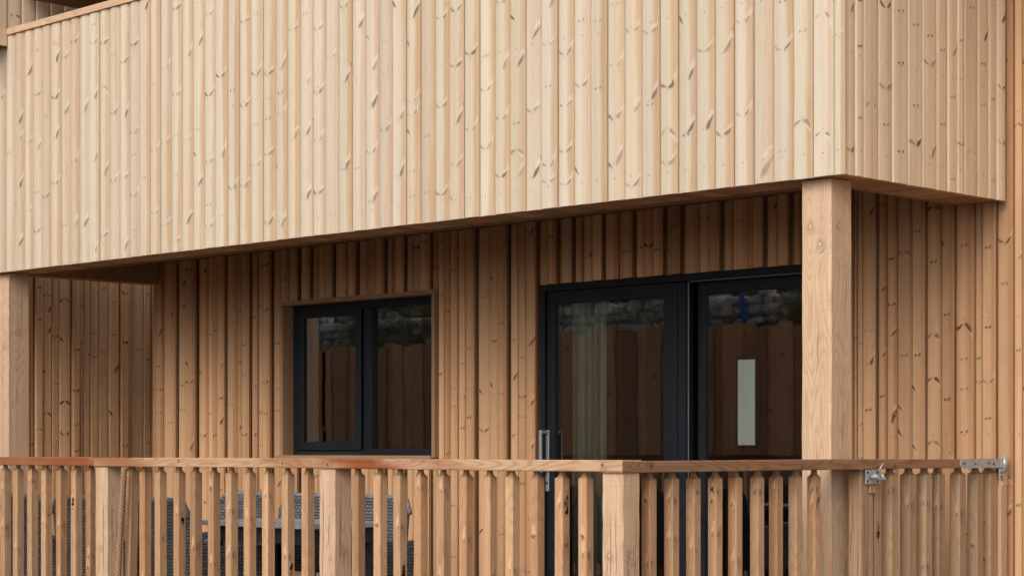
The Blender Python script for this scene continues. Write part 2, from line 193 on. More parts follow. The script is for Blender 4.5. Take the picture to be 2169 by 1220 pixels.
def ropemat():
    m, n, p = newmat('brown_rope'); g = G(n)
    tc = g.node('ShaderNodeTexCoord').outputs['Object']
    a = g.noise(tc, 260, 3)
    n.links.new(g.mix(a, rgb(.34, .20, .115), rgb(.22, .115, .06)), p.inputs['Base Color']); p.inputs['Roughness'].default_value = .85
    return m
M['rope'] = ropemat()
def wicker():
    m, n, p = newmat('grey_wicker_weave'); g = G(n)
    gv = g.node('ShaderNodeAttribute', attribute_name='gv').outputs['Vector']
    sp = g.node('ShaderNodeSeparateXYZ'); n.links.new(gv, sp.inputs[0])
    br = g.node('ShaderNodeTexBrick'); br.offset = .5
    n.links.new(g.comb(sp.outputs[0], sp.outputs[2], 0.0), br.inputs['Vector'])
    br.inputs['Color1'].default_value = rgb(.145, .138, .14); br.inputs['Color2'].default_value = rgb(.075, .07, .074); br.inputs['Mortar'].default_value = rgb(.008, .008, .009)
    br.inputs['Scale'].default_value = 1; br.inputs['Mortar Size'].default_value = .0026; br.inputs['Mortar Smooth'].default_value = .2
    br.inputs['Brick Width'].default_value = .027; br.inputs['Row Height'].default_value = .0185
    n.links.new(br.outputs['Color'], p.inputs['Base Color']); p.inputs['Roughness'].default_value = .5
    b = g.node('ShaderNodeBump'); b.inputs['Strength'].default_value = .8; b.inputs['Distance'].default_value = .004; b.invert = True
    n.links.new(br.outputs['Fac'], b.inputs['Height']); n.links.new(b.outputs[0], p.inputs['Normal'])
    return m
M['wicker'] = wicker()
M['rimw'] = plain('pale_wicker_rim', (.15, .145, .148), .6, 0, .3, .5, 60)
def glassmat():
    m = bpy.data.materials.new('double_glazing'); m.use_nodes = True; n = m.node_tree; n.nodes.clear(); g = G(n)
    o = n.nodes.new('ShaderNodeOutputMaterial'); mx = n.nodes.new('ShaderNodeMixShader')
    t = n.nodes.new('ShaderNodeBsdfTransparent'); t.inputs[0].default_value = rgb(.86, .90, .87)
    gl = n.nodes.new('ShaderNodeBsdfGlossy'); gl.inputs['Roughness'].default_value = .018; gl.inputs[0].default_value = rgb(.95, .95, .97)
    fr = n.nodes.new('ShaderNodeFresnel'); fr.inputs['IOR'].default_value = 2.6
    tc = g.node('ShaderNodeTexCoord').outputs['Object']
    mp = g.node('ShaderNodeMapping'); n.links.new(tc, mp.inputs[0]); mp.inputs['Scale'].default_value = (1.6, 1.6, 1.6)
    a = g.noise(mp.outputs[0], 2.2, 1.0, .4)
    b = g.node('ShaderNodeBump'); b.inputs['Strength'].default_value = .07; b.inputs['Distance'].default_value = .004
    n.links.new(a, b.inputs['Height']); n.links.new(b.outputs[0], gl.inputs['Normal'])
    n.links.new(fr.outputs[0], mx.inputs[0]); n.links.new(t.outputs[0], mx.inputs[1]); n.links.new(gl.outputs[0], mx.inputs[2])
    n.links.new(mx.outputs[0], o.inputs[0])
    return m
M['glass'] = glassmat()
def litmat():
    m, n, p = newmat('daylit_window_glass')
    p.inputs['Base Color'].default_value = rgb(.5, .55, .5)
    g = G(n); tc = g.node('ShaderNodeTexCoord').outputs['Object']; a = g.noise(tc, 3.0, 3)
    n.links.new(g.mix(g.ramp(a, .3, .7), rgb(.58, .66, .57), rgb(.76, .80, .72)), p.inputs['Emission Color']); p.inputs['Emission Strength'].default_value = SLIT
    return m
M['lit'] = litmat()
# ---------------------------------------------------------------- mesh building
def obj(name, mesh, parent=None, loc=None):
    o = bpy.data.objects.new(name, mesh); C.collection.objects.link(o)
    if parent is not None: o.parent = parent
    if loc: o.location = loc
    return o
def empty(name, loc=(0, 0, 0), parent=None):
    o = obj(name, None, parent, None); o.location = loc; o.empty_display_size = .2
    return o
def tag(o, label=None, cat=None, group=None, kind=None):
    if label: o['label'] = label
    if cat: o['category'] = cat
    if group: o['group'] = group
    if kind: o['kind'] = kind
    return o
class MB:
    def __init__(s): s.v = []; s.f = []; s.gv = []; s.bd = []; s.kn = []; s.sm = []; s.ed = []
    def add(s, vs, fs, gvs=None, bd=(0, 0, 0), kn=None, smooth=False, ed=None):
        b = len(s.v); s.v += [tuple(v) for v in vs]
        s.gv += [tuple(q) for q in (gvs or vs)]
        s.bd += [bd] * len(vs); s.kn += list(kn) if kn else [0.0] * len(vs); s.ed += list(ed) if ed else [0.0] * len(vs)
        s.f += [tuple(b + i for i in f) for f in fs]; s.sm += [smooth] * len(fs)
    def build(s, name, mat, parent=None, loc=None, bevel=0.0):
        me = bpy.data.meshes.new(name); me.from_pydata(s.v, [], s.f)
        for nm, data in (('gv', s.gv), ('bd', s.bd)):
            a = me.attributes.new(nm, 'FLOAT_VECTOR', 'POINT'); a.data.foreach_set('vector', [c for t in data for c in t])
        for nm, data in (('kn', s.kn), ('ed', s.ed)):
            a = me.attributes.new(nm, 'FLOAT', 'POINT'); a.data.foreach_set('value', data)
        me.polygons.foreach_set('use_smooth', s.sm)
        me.materials.append(M[mat]); me.update()
        o = obj(name, me, parent, loc)
        if bevel:
            b = o.modifiers.new('bevel', 'BEVEL'); b.width = bevel; b.segments = 2; b.limit_method = 'ANGLE'
        return o
BOXF = [(0, 3, 2, 1), (4, 5, 6, 7), (0, 1, 5, 4), (1, 2, 6, 5), (2, 3, 7, 6), (3, 0, 4, 7)]
def rb(red=0.0, tone=.06): return (random.uniform(0, 9), random.uniform(-tone, tone), random.uniform(-.12, .22) + red)
def box(mb, x0, x1, y0, y1, z0, z1, grain='z', bd=None):
    vs = [(x0, y0, z0), (x1, y0, z0), (x1, y1, z0), (x0, y1, z0), (x0, y0, z1), (x1, y0, z1), (x1, y1, z1), (x0, y1, z1)]
    per = {'z': lambda v: (v[0] + v[1] * .93, v[1] - v[0], v[2]), 'x': lambda v: (v[2] + v[1] * .93, v[1] - v[2], v[0]), 'y': lambda v: (v[2] + v[0] * .93, v[0] - v[2], v[1])}[grain]
    mb.add(vs, BOXF, [per(v) for v in vs], bd or rb())
def box1(name, mat, dims, parent=None, grain='z', bevel=0.0, bd=None):
    mb = MB(); box(mb, *dims, grain=grain, bd=bd); return mb.build(name, mat, parent, bevel=bevel)
# wall coordinates: u along, w outwards, z up
FR_Y = lambda y: (lambda u, w, z: (u, y - w, z))          # faces -y
FR_X = lambda x: (lambda u, w, z: (x + w, u, z))          # faces +x
def prof(t, width, w, sag, flat=False):
    e = min(t, 1 - t) * width
    d = sag * (abs(2 * t - 1) ** 2.2)
    if e < .007: d += (.007 - e) * .8
    return w - d
def board(mb, fr, u0, u1, z0, z1, w=0.0, sag=.006, thick=.028, bd=None, clip=None, flip=False, side=0.0, gap=.0016):
    """one cladding board with a rounded face, edges eased, a saw-cut end; clip=(ua,ub) keeps part of its width"""
    bd = bd or rb()
    a, b = u0 + gap, u1 - gap; W_ = b - a
    ts = [0, .02, .045, .12, .22, .34, .5, .66, .78, .88, .955, .98, 1]
    if clip:
        c0, c1 = (clip[0] - a) / W_, (clip[1] - a) / W_
        ts = sorted(set([max(0, min(1, c0)), max(0, min(1, c1))] + [t for t in ts if c0 < t < c1]))
        if ts[-1] - ts[0] < .03: return
    vs = []; gv = []; ed = []
    for z in (z0, z1):
        for t in ts:
            u = a + t * W_; ww = prof(t, W_, w, sag)
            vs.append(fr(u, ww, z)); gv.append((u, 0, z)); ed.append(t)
        for t in (ts[-1], ts[0]):
            u = a + t * W_; vs.append(fr(u, w - thick, z)); gv.append((u + thick, .01, z)); ed.append(.3)
    n = len(ts) + 2; fs = []
    for i in range(n):
        j = (i + 1) % n; fs.append((i, j, n + j, n + i))
    fs += [tuple(range(n))[::-1], tuple(range(n, 2 * n))]
    mb.add(vs, fs, gv, bd, ed=ed)
    if side and w > 0:      # sides of a proud board, browned to paint in the gap's shade
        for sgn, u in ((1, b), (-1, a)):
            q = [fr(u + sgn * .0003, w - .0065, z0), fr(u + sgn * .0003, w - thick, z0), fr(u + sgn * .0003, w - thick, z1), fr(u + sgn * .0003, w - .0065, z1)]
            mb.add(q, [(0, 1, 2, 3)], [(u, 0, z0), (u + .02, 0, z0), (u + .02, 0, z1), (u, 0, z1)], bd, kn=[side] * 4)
def leaf(mb, fr, bdinfo, cu, cz, L, wd, ang, val, lift, bd, edge_band=True, curv=0.0):
    """an elongated knot (val>0) or pale figure (val<0) lying on a board's face, fading out at its rim"""
    u0, u1, w, sag = bdinfo; W_ = u1 - u0 - .0032; a0 = u0 + .0016
    ca, sa = math.cos(ang), math.sin(ang); vs = []; kn = []; gv = []; ed = []; N = 12
    def put(r, th):
        wv = 1 + .22 * math.sin(3 * th + cu * 400) + .12 * math.sin(5 * th + cz * 300)
        lx = math.cos(th) * L / 2 * r; lw = math.sin(th) * wd / 2 * r * (1 - .45 * math.cos(th)) * wv + curv * L * (math.cos(th) * r) ** 2
        u = cu + lx * ca - lw * sa; z = cz + lx * sa + lw * ca
        u = max(a0 + .0015, min(a0 + W_ - .0015, u)); t = (u - a0) / W_
        return (u, prof(t, W_, w, sag) + lift, z)
    for r, k in ((0, 1), (.55, .95), (.8, .6), (1.0, 0)):
        if r == 0: q = [put(0, 0)]
        else: q = [put(r, 2 * math.pi * i / N) for i in range(N)]
        for (u, ww, z) in q: vs.append(fr(u, ww, z)); gv.append((u, 0, z)); kn.append(k * val); ed.append((u - a0) / W_ if edge_band else 0)
    fs = [(0, 1 + i, 1 + (i + 1) % N) for i in range(N)]
    for r in range(2):
        o = 1 + r * N; fs += [(o + i, o + N + i, o + N + (i + 1) % N, o + (i + 1) % N) for i in range(N)]
    mb.add(vs, fs, gv, bd, kn, True, ed)
def knot(mb, fr, info, bd, u, z, kind, rnd, s=1.0, kd=1.0):
    u0, u1 = info[0], info[1]; W_ = u1 - u0; c = (u0 + u1) / 2; R_ = rnd.uniform
    q = (1.0 if kind.isupper() else .75) * s; dk = R_(.42, .95) * kd * (1 if kind.isupper() else .72)
    K = kind.upper()
    H = .0004
    if K == 'V' or K == 'I':
        sg = 1 if K == 'V' else -1; L = W_ * .42 * q
        a1, a2 = R_(.35, .75), R_(.5, 1.0)
        leaf(mb, fr, info, c + W_ * .33, z + sg * W_ * .40, W_ * .9, W_ * .22, sg * (a2 + .25), -.38, H, bd)
        leaf(mb, fr, info, c - W_ * .25, z + sg * W_ * .15, L * 1.1, W_ * R_(.10, .15) * q, -sg * a1, dk * R_(.5, 1), H * 2, bd, curv=sg * R_(.0, .16))
        leaf(mb, fr, info, c + W_ * .24, z + sg * W_ * .19, L * R_(.9, 1.3), W_ * R_(.11, .18) * q, sg * a2, dk * R_(.6, 1.1), H * 2, bd, curv=sg * R_(.0, .16))
        if R_(0, 1) < .6: leaf(mb, fr, info, c, z - sg * .003, .008, .006, 1.5, dk, H * 3, bd)
    elif K in 'RB':
        a = R_(.85, 1.2); m = 1.6 if K == 'B' else 1.0
        leaf(mb, fr, info, c + W_ * .38, z + W_ * .55 * m, W_ * .9 * m, W_ * .2, a, -.38, H, bd)
        leaf(mb, fr, info, c + W_ * .26, z + W_ * .12, W_ * R_(.5, .8) * q * m, W_ * R_(.12, .19) * q * m, a, dk * 1.05, H * 2, bd, curv=R_(-.08, .08))
        if R_(0, 1) < .6: leaf(mb, fr, info, c - W_ * .06, z - W_ * .12, .010, .007, .3, dk, H * 3, bd)
    elif K == 'L':
        a = R_(.6, 1.0)
        leaf(mb, fr, info, c - W_ * .3, z + W_ * .1, W_ * .55 * q, W_ * .15, -a, dk, H * 2, bd)
        leaf(mb, fr, info, c - W_ * .1, z + W_ * .0, W_ * .4, W_ * .12, -a, -.4, H, bd)
    else:
        leaf(mb, fr, info, c - W_ * .12, z, .019 * s, .012 * s, .3, dk, H * 2, bd)
        leaf(mb, fr, info, c + W_ * .14, z + .003, .022 * s, .013 * s, 1.0, dk * .9, H * 2, bd)
def nail(mb, fr, info, bd, u, z):
    leaf(mb, fr, info, u, z, .009, .008, 0, .95, .0012, bd)
def clad(name, mat, fr, boards, z0, z1, knots, parent, sagf, holes=(), nails=(), dens=2.0, seed=1, ks=1.0, gap=.0016, jag=.003, tv=.03, rv=.09, side=0.0, kd=1.1, flat=lambda i, n: False, zr=None):
    """one clad wall: every board shaped on its own, knots and nail heads set into its face"""
    rnd = random.Random(seed); mb = MB(); n = len(boards)
    for i, (u0, u1, w) in enumerate(boards):
        bd = (rnd.uniform(0, 9), rnd.gauss(0, tv), rnd.gauss(.0, rv)); sag = .0005 if flat(i, n) else sagf(rnd)
        za = z0 + rnd.uniform(-jag, jag); info = (u0, u1, w, sag)
        hs = [h for h in holes if h[0] < u1 - .002 and h[1] > u0 + .002]
        segs = []
        if not hs: segs = [(None, za, z1)]
        else:
            h = hs[0]
            if h[0] > u0 + .004: segs.append(((u0, h[0]), za, z1))
            if h[1] < u1 - .004: segs.append(((h[1], u1), za, z1))
            cl = (max(u0, h[0]), min(u1, h[1]))
            segs.append((cl, h[3], z1))
            if h[2] > za: segs.append((cl, za, h[2]))
        for (cl, a, b) in segs: board(mb, fr, u0, u1, a, b, w, sag, bd=bd, clip=cl, side=side, gap=gap)
        def free(u, z, m=.05): return all(not (h[0] - .01 < u < h[1] + .01 and h[2] - m < z < h[3] + m) for h in holes) and za + .03 < z < z1 - .05
        mine = [k for k in knots if u0 <= k[0] < u1]
        for k in mine:
            if free((u0 + u1) / 2, k[1]): knot(mb, fr, info, bd, k[0], k[1], k[2], rnd, s=ks, kd=kd)
        zz = (zr or (za, z1)); z = zz[0] + rnd.uniform(.02, 1.0 / dens)
        while z < zz[1]:
            if all(abs(z - k[1]) > .13 for k in mine) and free((u0 + u1) / 2, z, .12):
                r_ = rnd.random()
                knot(mb, fr, info, bd, 0, z, rnd.choice('VviRrLdddVI') if r_ < .8 else 'd', rnd, s=ks, kd=kd)
            z += rnd.uniform(.25, 1.6) / dens
        for nz in nails:
            uu = (u0 + u1) / 2 + rnd.uniform(-.008, .008); z = nz + rnd.uniform(-.006, .006)
            if free(uu, z, .015) and u1 - u0 > .05 and not hs: nail(mb, fr, info, bd, uu, z)
    return mb.build(name, mat, parent)
# ================================================================ THE HOUSE
house = empty('timber_house', (-3.6, 1.5, 0))
tag(house, 'timber clad house with pale upper balcony box over a shaded ground floor terrace', 'house')
house.matrix_world.translation = Vector((0, 0, 0))
ZB, ZT = 2.431, 4.143
# --- upper balcony box
n_f = len(FACADE) - 1
fb = [(FACADE[i], FACADE[i + 1], random.uniform(-.001, .001)) for i in range(n_f)]
bal = empty('upper_balcony', (0, 0, 0), house)
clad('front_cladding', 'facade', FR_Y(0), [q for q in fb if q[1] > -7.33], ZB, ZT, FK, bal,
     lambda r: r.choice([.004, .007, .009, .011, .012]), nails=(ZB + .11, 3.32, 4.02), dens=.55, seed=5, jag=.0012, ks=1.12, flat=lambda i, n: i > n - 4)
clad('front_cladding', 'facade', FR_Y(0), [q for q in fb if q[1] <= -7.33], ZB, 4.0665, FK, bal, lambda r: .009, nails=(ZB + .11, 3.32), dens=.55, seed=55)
sb = [(SIDE[i] + (.0 if i else .001), SIDE[i + 1], -.0005 - (.0 if i % 3 else .001)) for i in range(len(SIDE) - 1)]
clad('side_cladding', 'side', FR_X(0), [(a, b if b < 1.479 else 1.457, w) for a, b, w in sb], ZB, ZT + .1, SK, bal,
     lambda r: r.choice([.001, .002, .003, .004]), tv=.05, rv=.14, kd=1.5, ks=1.15, jag=.0015, nails=(ZB + .12, 3.0, 3.75), dens=.7, seed=6)
# carcass behind the boards, soffit strip of short boards and its inner edge
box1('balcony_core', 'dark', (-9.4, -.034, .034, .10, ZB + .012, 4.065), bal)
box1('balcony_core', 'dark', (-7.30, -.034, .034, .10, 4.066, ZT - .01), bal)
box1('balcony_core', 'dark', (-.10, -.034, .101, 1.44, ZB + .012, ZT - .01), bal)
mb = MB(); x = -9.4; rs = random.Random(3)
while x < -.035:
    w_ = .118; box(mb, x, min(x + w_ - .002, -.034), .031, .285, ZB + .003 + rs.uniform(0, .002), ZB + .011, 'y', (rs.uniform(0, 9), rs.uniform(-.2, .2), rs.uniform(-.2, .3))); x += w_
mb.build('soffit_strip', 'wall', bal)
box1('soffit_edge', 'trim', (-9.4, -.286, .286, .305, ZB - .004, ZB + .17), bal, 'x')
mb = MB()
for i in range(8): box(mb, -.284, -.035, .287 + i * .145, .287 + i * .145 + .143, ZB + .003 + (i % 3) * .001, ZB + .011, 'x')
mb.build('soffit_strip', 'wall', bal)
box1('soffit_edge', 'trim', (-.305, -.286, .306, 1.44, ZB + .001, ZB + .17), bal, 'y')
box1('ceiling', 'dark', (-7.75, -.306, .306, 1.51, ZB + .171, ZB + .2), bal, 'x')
# left return beam of the box
mb = MB()
for i in range(8): box(mb, -7.64, -7.50, .31 + i * .143, .31 + i * .143 + .141, ZB + .004, ZB + .17, 'z')
mb.build('return_beam', 'dark', bal)
# parapet cap in three lengths
mb = MB()
for a, b in ((-7.311, -6.78), (-6.778, -3.9), (-3.898, .02)): box(mb, a, b, -.014, .16, ZT + .001, ZT + .048, 'x')
mb.build('parapet_cap', 'post', bal, bevel=.002)
box1('balcony_floor', 'dark', (-7.31, -.11, .101, 1.44, ZB + .201, ZB + .40), bal, 'x')
# --- long wall of the ground floor, window and door openings cut out
WX0, WX1, WZ0, WZ1 = -5.984, -4.335, 1.085, 2.215
DX0, DX1, DZ1 = -3.385, -1.15, 2.192
LEV = {0: 0.0, 1: .022, 2: .009}
rl = random.Random(4)
wb = [(a, b, LEV[l] - (rl.choice([0, .004, .008, .012]) if l == 0 else 0)) for a, b, l in WALL]
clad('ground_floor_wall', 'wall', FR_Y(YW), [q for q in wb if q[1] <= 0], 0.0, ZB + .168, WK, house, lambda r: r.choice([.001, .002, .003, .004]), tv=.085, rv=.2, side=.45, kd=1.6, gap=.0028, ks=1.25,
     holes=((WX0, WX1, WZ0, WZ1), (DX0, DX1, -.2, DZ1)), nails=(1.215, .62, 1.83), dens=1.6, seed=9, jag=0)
xe = wb[-1][1]
while xe < 3.4:
    w_ = rl.choice([.06, .085, .1, .12]); wb.append((xe, xe + w_, rl.choice([0, 0, .009, .026]))); xe += w_
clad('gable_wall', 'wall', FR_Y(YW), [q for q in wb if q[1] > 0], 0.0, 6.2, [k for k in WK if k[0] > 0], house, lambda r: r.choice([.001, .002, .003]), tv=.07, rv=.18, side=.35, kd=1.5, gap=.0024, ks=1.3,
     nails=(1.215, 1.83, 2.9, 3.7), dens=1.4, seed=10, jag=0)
# (the clad wall goes on to the right, past the frame)
# wall core behind the cladding, with the openings left open
mb = MB()
for (a, b, c, d) in ((-7.58, WX0, 0, 2.6), (WX0, WX1, 0, WZ0), (WX0, WX1, WZ1, 2.6), (WX1, DX0, 0, 2.6), (DX0, DX1, DZ1, 2.6), (DX1, 3.4, 0, 6.2)):
    box(mb, a, b, YW + .03, YW + .20, c, d)
mb.build('wall_core', 'dark', house)
# end boards of the long wall's left corner
mb = MB()
for i in range(3): box(mb, -7.603, -7.581, YW + .001 + i * .12, YW + .12 + i * .12, 0, 2.6)
mb.build('corner_board', 'wall', house)
# upper storey left mass with its overhanging side and dark eave soffit
UB1 = [(-.119 * (i + 1), -.119 * i, 0) for i in range(4)][::-1]; UB2 = [(.119 * i, .119 * (i + 1), 0) for i in range(28)]
clad('upper_side_wall', 'side', FR_X(-7.311), UB1, 4.066, 6.0, [], house, lambda r: .003, dens=.8, seed=21, jag=0)
clad('upper_side_wall', 'side', FR_X(-7.318), UB2, 4.07, 6.0, [], house, lambda r: .003, dens=.8, seed=22, jag=0)
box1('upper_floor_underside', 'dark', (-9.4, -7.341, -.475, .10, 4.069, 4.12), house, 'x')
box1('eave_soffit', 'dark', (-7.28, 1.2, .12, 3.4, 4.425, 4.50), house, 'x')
box1('upper_back_wall', 'dark', (-7.28, -.04, YW + .05, YW + .12, 2.7, 4.42), house)
# neighbouring wall seen through the open end of the terrace
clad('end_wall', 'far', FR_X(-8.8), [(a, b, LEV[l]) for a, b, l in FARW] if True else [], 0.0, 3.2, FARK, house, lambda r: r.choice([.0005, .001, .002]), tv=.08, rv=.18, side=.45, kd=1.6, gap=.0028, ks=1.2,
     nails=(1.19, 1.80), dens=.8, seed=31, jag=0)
ex = []; y = FARW[-1][1]
while y < 5.0: ex.append((y, y + .1, random.choice([0, 0, .021]))); y += .1
y = FARW[0][0]; ex2 = []
while y > FARW[0][0] - .35: ex2.append((y - .1, y, random.choice([0, 0, .021]))); y -= .1
clad('end_wall', 'far', FR_X(-8.8), sorted(ex2 + ex), 0.0, 3.2, [], house, lambda r: .001, dens=.8, seed=32, jag=0)
box1('end_wall_core', 'dark', (-8.95, -8.83, FARW[0][0] - .4, 5.0, 0, 3.2), house)
# posts under the box
def post(name, mat, x0, x1, y0, y1, z0, z1, parent, ks=(), bd=None, seed=0):
    rnd = random.Random(seed); mb = MB(); bd = bd or rb(); e = .004; N = 14
    vs = []; gv = []
    for i in range(N + 1):
        z = z0 + (z1 - z0) * i / N; j = lambda: rnd.uniform(-.0016, .0016) if 0 < i < N else 0
        pts = [(x0 + e, y0), (x1 - e, y0), (x1, y0 + e), (x1, y1 - e), (x1 - e, y1), (x0 + e, y1), (x0, y1 - e), (x0, y0 + e)]
        jx, jy = j(), j()
        for (x, y) in pts:
            vs.append((x + jx, y + jy, z)); gv.append((x - y, x * .2 + y * .3, z))
    fs = []
    for i in range(N):
        for k in range(8): a = i * 8 + k; b = i * 8 + (k + 1) % 8; fs.append((a, b, b + 8, a + 8))
    fs += [tuple(range(8))[::-1], tuple(N * 8 + k for k in range(8))]
    mb.add(vs, fs, gv, bd)
    for (fa, lo, hi, frr) in (('f', x0, x1, FR_Y(y0)), ('r', y0, y1, FR_X(x1))):
        for _ in range(3):
            u = lo + (hi - lo) * rnd.uniform(.2, .8); z = rnd.uniform(z0 + .5, z1 - .2)
            leaf(mb, frr, (lo - .02, hi + .02, .0017, 0.0), u, z, rnd.uniform(.12, .45), .0035, 1.57 + rnd.uniform(-.02, .02), .8, .0008, bd)
    for (face, u, z, s) in ks:      # round knots with a rim
        fr = FR_Y(y0) if face == 'f' else FR_X(x1)
        lo, hi = (x0 - .02, x1 + .02) if face == 'f' else (y0 - .02, y1 + .02)
        inf = (lo, hi, .0017, 0.0)
        leaf(mb, fr, inf, u, z, .075 * s, .055 * s, 1.5, .35, .0006, bd)
        leaf(mb, fr, inf, u, z, .040 * s, .030 * s, 1.3, .8, .0011, bd)
        leaf(mb, fr, inf, u, z, .022 * s, .016 * s, 1.3, -.25, .0016, bd)
    return mb.build(name, mat, parent)
post('post', 'post', -.299, -.128, .07, .238, 0, ZB - .001, house, [('f', -.245, 2.21, 1), ('f', -.19, 2.12, 1.1), ('r', .135, 2.21, 1)], (2.1, .0, -.05), 4)
post('post', 'post', -7.594, -7.422, .07, .244, 0, ZB - .001, house, [('f', -7.47, 1.9, 1.2), ('r', .15, 2.0, 1)], (5.3, .0, -.05), 5)
# --- window
win = empty('window', (0, 0, 0), house)
YF = YW + .07
lin = MB(); y0, y1 = YW - .032, YW + .10
box(lin, WX0 - .002, WX0 + .030, y0, y1, WZ0 - .002, WZ1 - .030); box(lin, WX1 - .030, WX1 + .002, y0, y1, WZ0 - .002, WZ1 - .030)
box(lin, WX0 - .004, WX1 + .004, y0 - .006, y1, WZ1 - .029, WZ1 + .002, 'x'); box(lin, WX0 + .031, WX1 - .031, y0 - .012, y1, WZ0 - .03, WZ0 + .012, 'x')
lo_ = lin.build('lining', 'trim', win, bevel=.0015)
tag(lo_, 'brown timber box lining round the window')
fm = MB(); a, b, c, d = WX0 + .031, WX1 - .031, WZ0 + .013, WZ1 - .031
box(fm, a, a + .055, YF, YF + .06, c, d); box(fm, b - .03, b, YF, YF + .06, c, d)
box(fm, a + .056, b - .031, YF, YF + .06, c, c + .045, 'x'); box(fm, a + .056, b - .031, YF, YF + .06, d - .05, d, 'x')
box(fm, -5.175, -5.085, YF, YF + .06, c + .046, d - .051)
fm.build('frame', 'frame', win, bevel=.002)
sm = MB(); e0, e1, f0, f1 = a + .045, -5.182, c + .035, d - .035
ys = YF - .018
box(sm, e0, e0 + .095, ys, ys + .016, f0, f1); box(sm, e1 - .062, e1, ys, ys + .016, f0, f1)
box(sm, e0 + .096, e1 - .063, ys, ys + .016, f0, f0 + .062, 'x'); box(sm, e0 + .096, e1 - .063, ys, ys + .016, f1 - .058, f1, 'x')
sm.build('sash', 'frame', win, bevel=.002)
box1('gasket', 'seal', (a + .06, -5.2, YF - .0005, YF + .03, c + .0, c + .02), win, 'x')
def pane(name, x0, x1, y, z0, z1, parent, k=8):
    mb = MB(); vs = []
    for s in (0, 1):
        vs += [(x0, y + s * .024, z0), (x1, y + s * .024, z0), (x1, y + s * .024, z1), (x0, y + s * .024, z1)]
    mb.add(vs[:4], [(0, 1, 2, 3)]); return mb.build(name, 'glass', parent)
pane('pane', e0 + .08, e1 - .05, YF - .004 + .003, f0 + .05, f1 - .05, win)
pane('pane', -5.09, b - .025, YF + .03, c + .04, d - .045, win)
# --- patio doors
door = empty('patio_door', (0, 0, 0), house)
YD = YW - .004
fm = MB()
box(fm, DX0, DX0 + .045, YD, YD + .14, .0, DZ1 - .002); box(fm, DX1 - .05, DX1, YD, YD + .14, 0, DZ1 - .002)
box(fm, DX0 + .046, DX1 - .051, YD, YD + .14, DZ1 - .045, DZ1 - .002, 'x'); box(fm, DX0 + .046, DX1 - .051, YD, YD + .14, 0, .04, 'x')
fm.build('frame', 'frame', door, bevel=.002)
sm = MB(); y0 = YD + .022
zt = DZ1 - .047; xl = DX0 + .048
box(sm, xl, xl + .060, y0, y0 + .05, .042, zt); box(sm, -2.365, -2.265, y0, y0 + .05, .042, zt)
box(sm, xl + .061, -2.366, y0, y0 + .05, .042, .14, 'x'); box(sm, xl + .061, -2.366, y0, y0 + .05, zt - .082, zt, 'x')
sa = sm.build('sash', 'frame', door, bevel=.003)
pane('pane', xl + .055, -2.36, y0 + .024, .13, zt - .075, door)
im = MB()
box(im, -2.262, -2.20, y0 + .006, y0 + .05, .042, zt); box(im, -2.198, -2.172, y0 + .012, y0 + .05, .042, zt)
im.build('interlock', 'frame', door, bevel=.002)
y2 = YD + .085
s2 = MB()
box(s2, -2.15, -2.10, y2, y2 + .05, .042, zt); box(s2, DX1 - .13, DX1 - .052, y2, y2 + .05, .042, zt)
box(s2, -2.099, DX1 - .131, y2, y2 + .05, .042, .14, 'x'); box(s2, -2.099, DX1 - .131, y2, y2 + .05, zt - .075, zt, 'x')
s2.build('sash', 'frame', door, bevel=.003)
pane('pane', -2.105, DX1 - .12, y2 + .024, .13, zt - .07, door)
box1('edge_strip', 'strip', (-2.171, -2.167, YD + .018, YD + .022, .05, zt - .005), door)
box1('edge_strip', 'strip', (-2.16, DX1 - .055, YD + .020, YD + .026, zt - .004, zt - .0005), door, 'x')
# handle: a D-shaped pull on a long plate
hd = MB(); hx = -3.33; hy = y0
box(hd, hx - .016, hx + .016, hy - .009, hy - .0005, .872, 1.262)
box(hd, hx - .010, hx + .010, hy - .062, hy - .0095, .995, 1.012); box(hd, hx - .010, hx + .010, hy - .062, hy - .0095, 1.240, 1.258)
box(hd, hx - .012, hx + .012, hy - .076, hy - .0625, .990, 1.262)
hd.build('handle', 'steel', door, bevel=.003)
ck = MB()
for i in range(12):
    pass
vs = []; N = 14
for yy in (hy - .016, hy - .0095):
    vs += [(hx + .009 * math.cos(2 * math.pi * i / N), yy, .925 + .009 * math.sin(2 * math.pi * i / N)) for i in range(N)]
ck.add(vs, [tuple(range(N)), tuple(range(2 * N - 1, N - 1, -1))] + [(i, N + i, N + (i + 1) % N, (i + 1) % N) for i in range(N)])
ck.build('lock_cylinder', 'blackm', door)
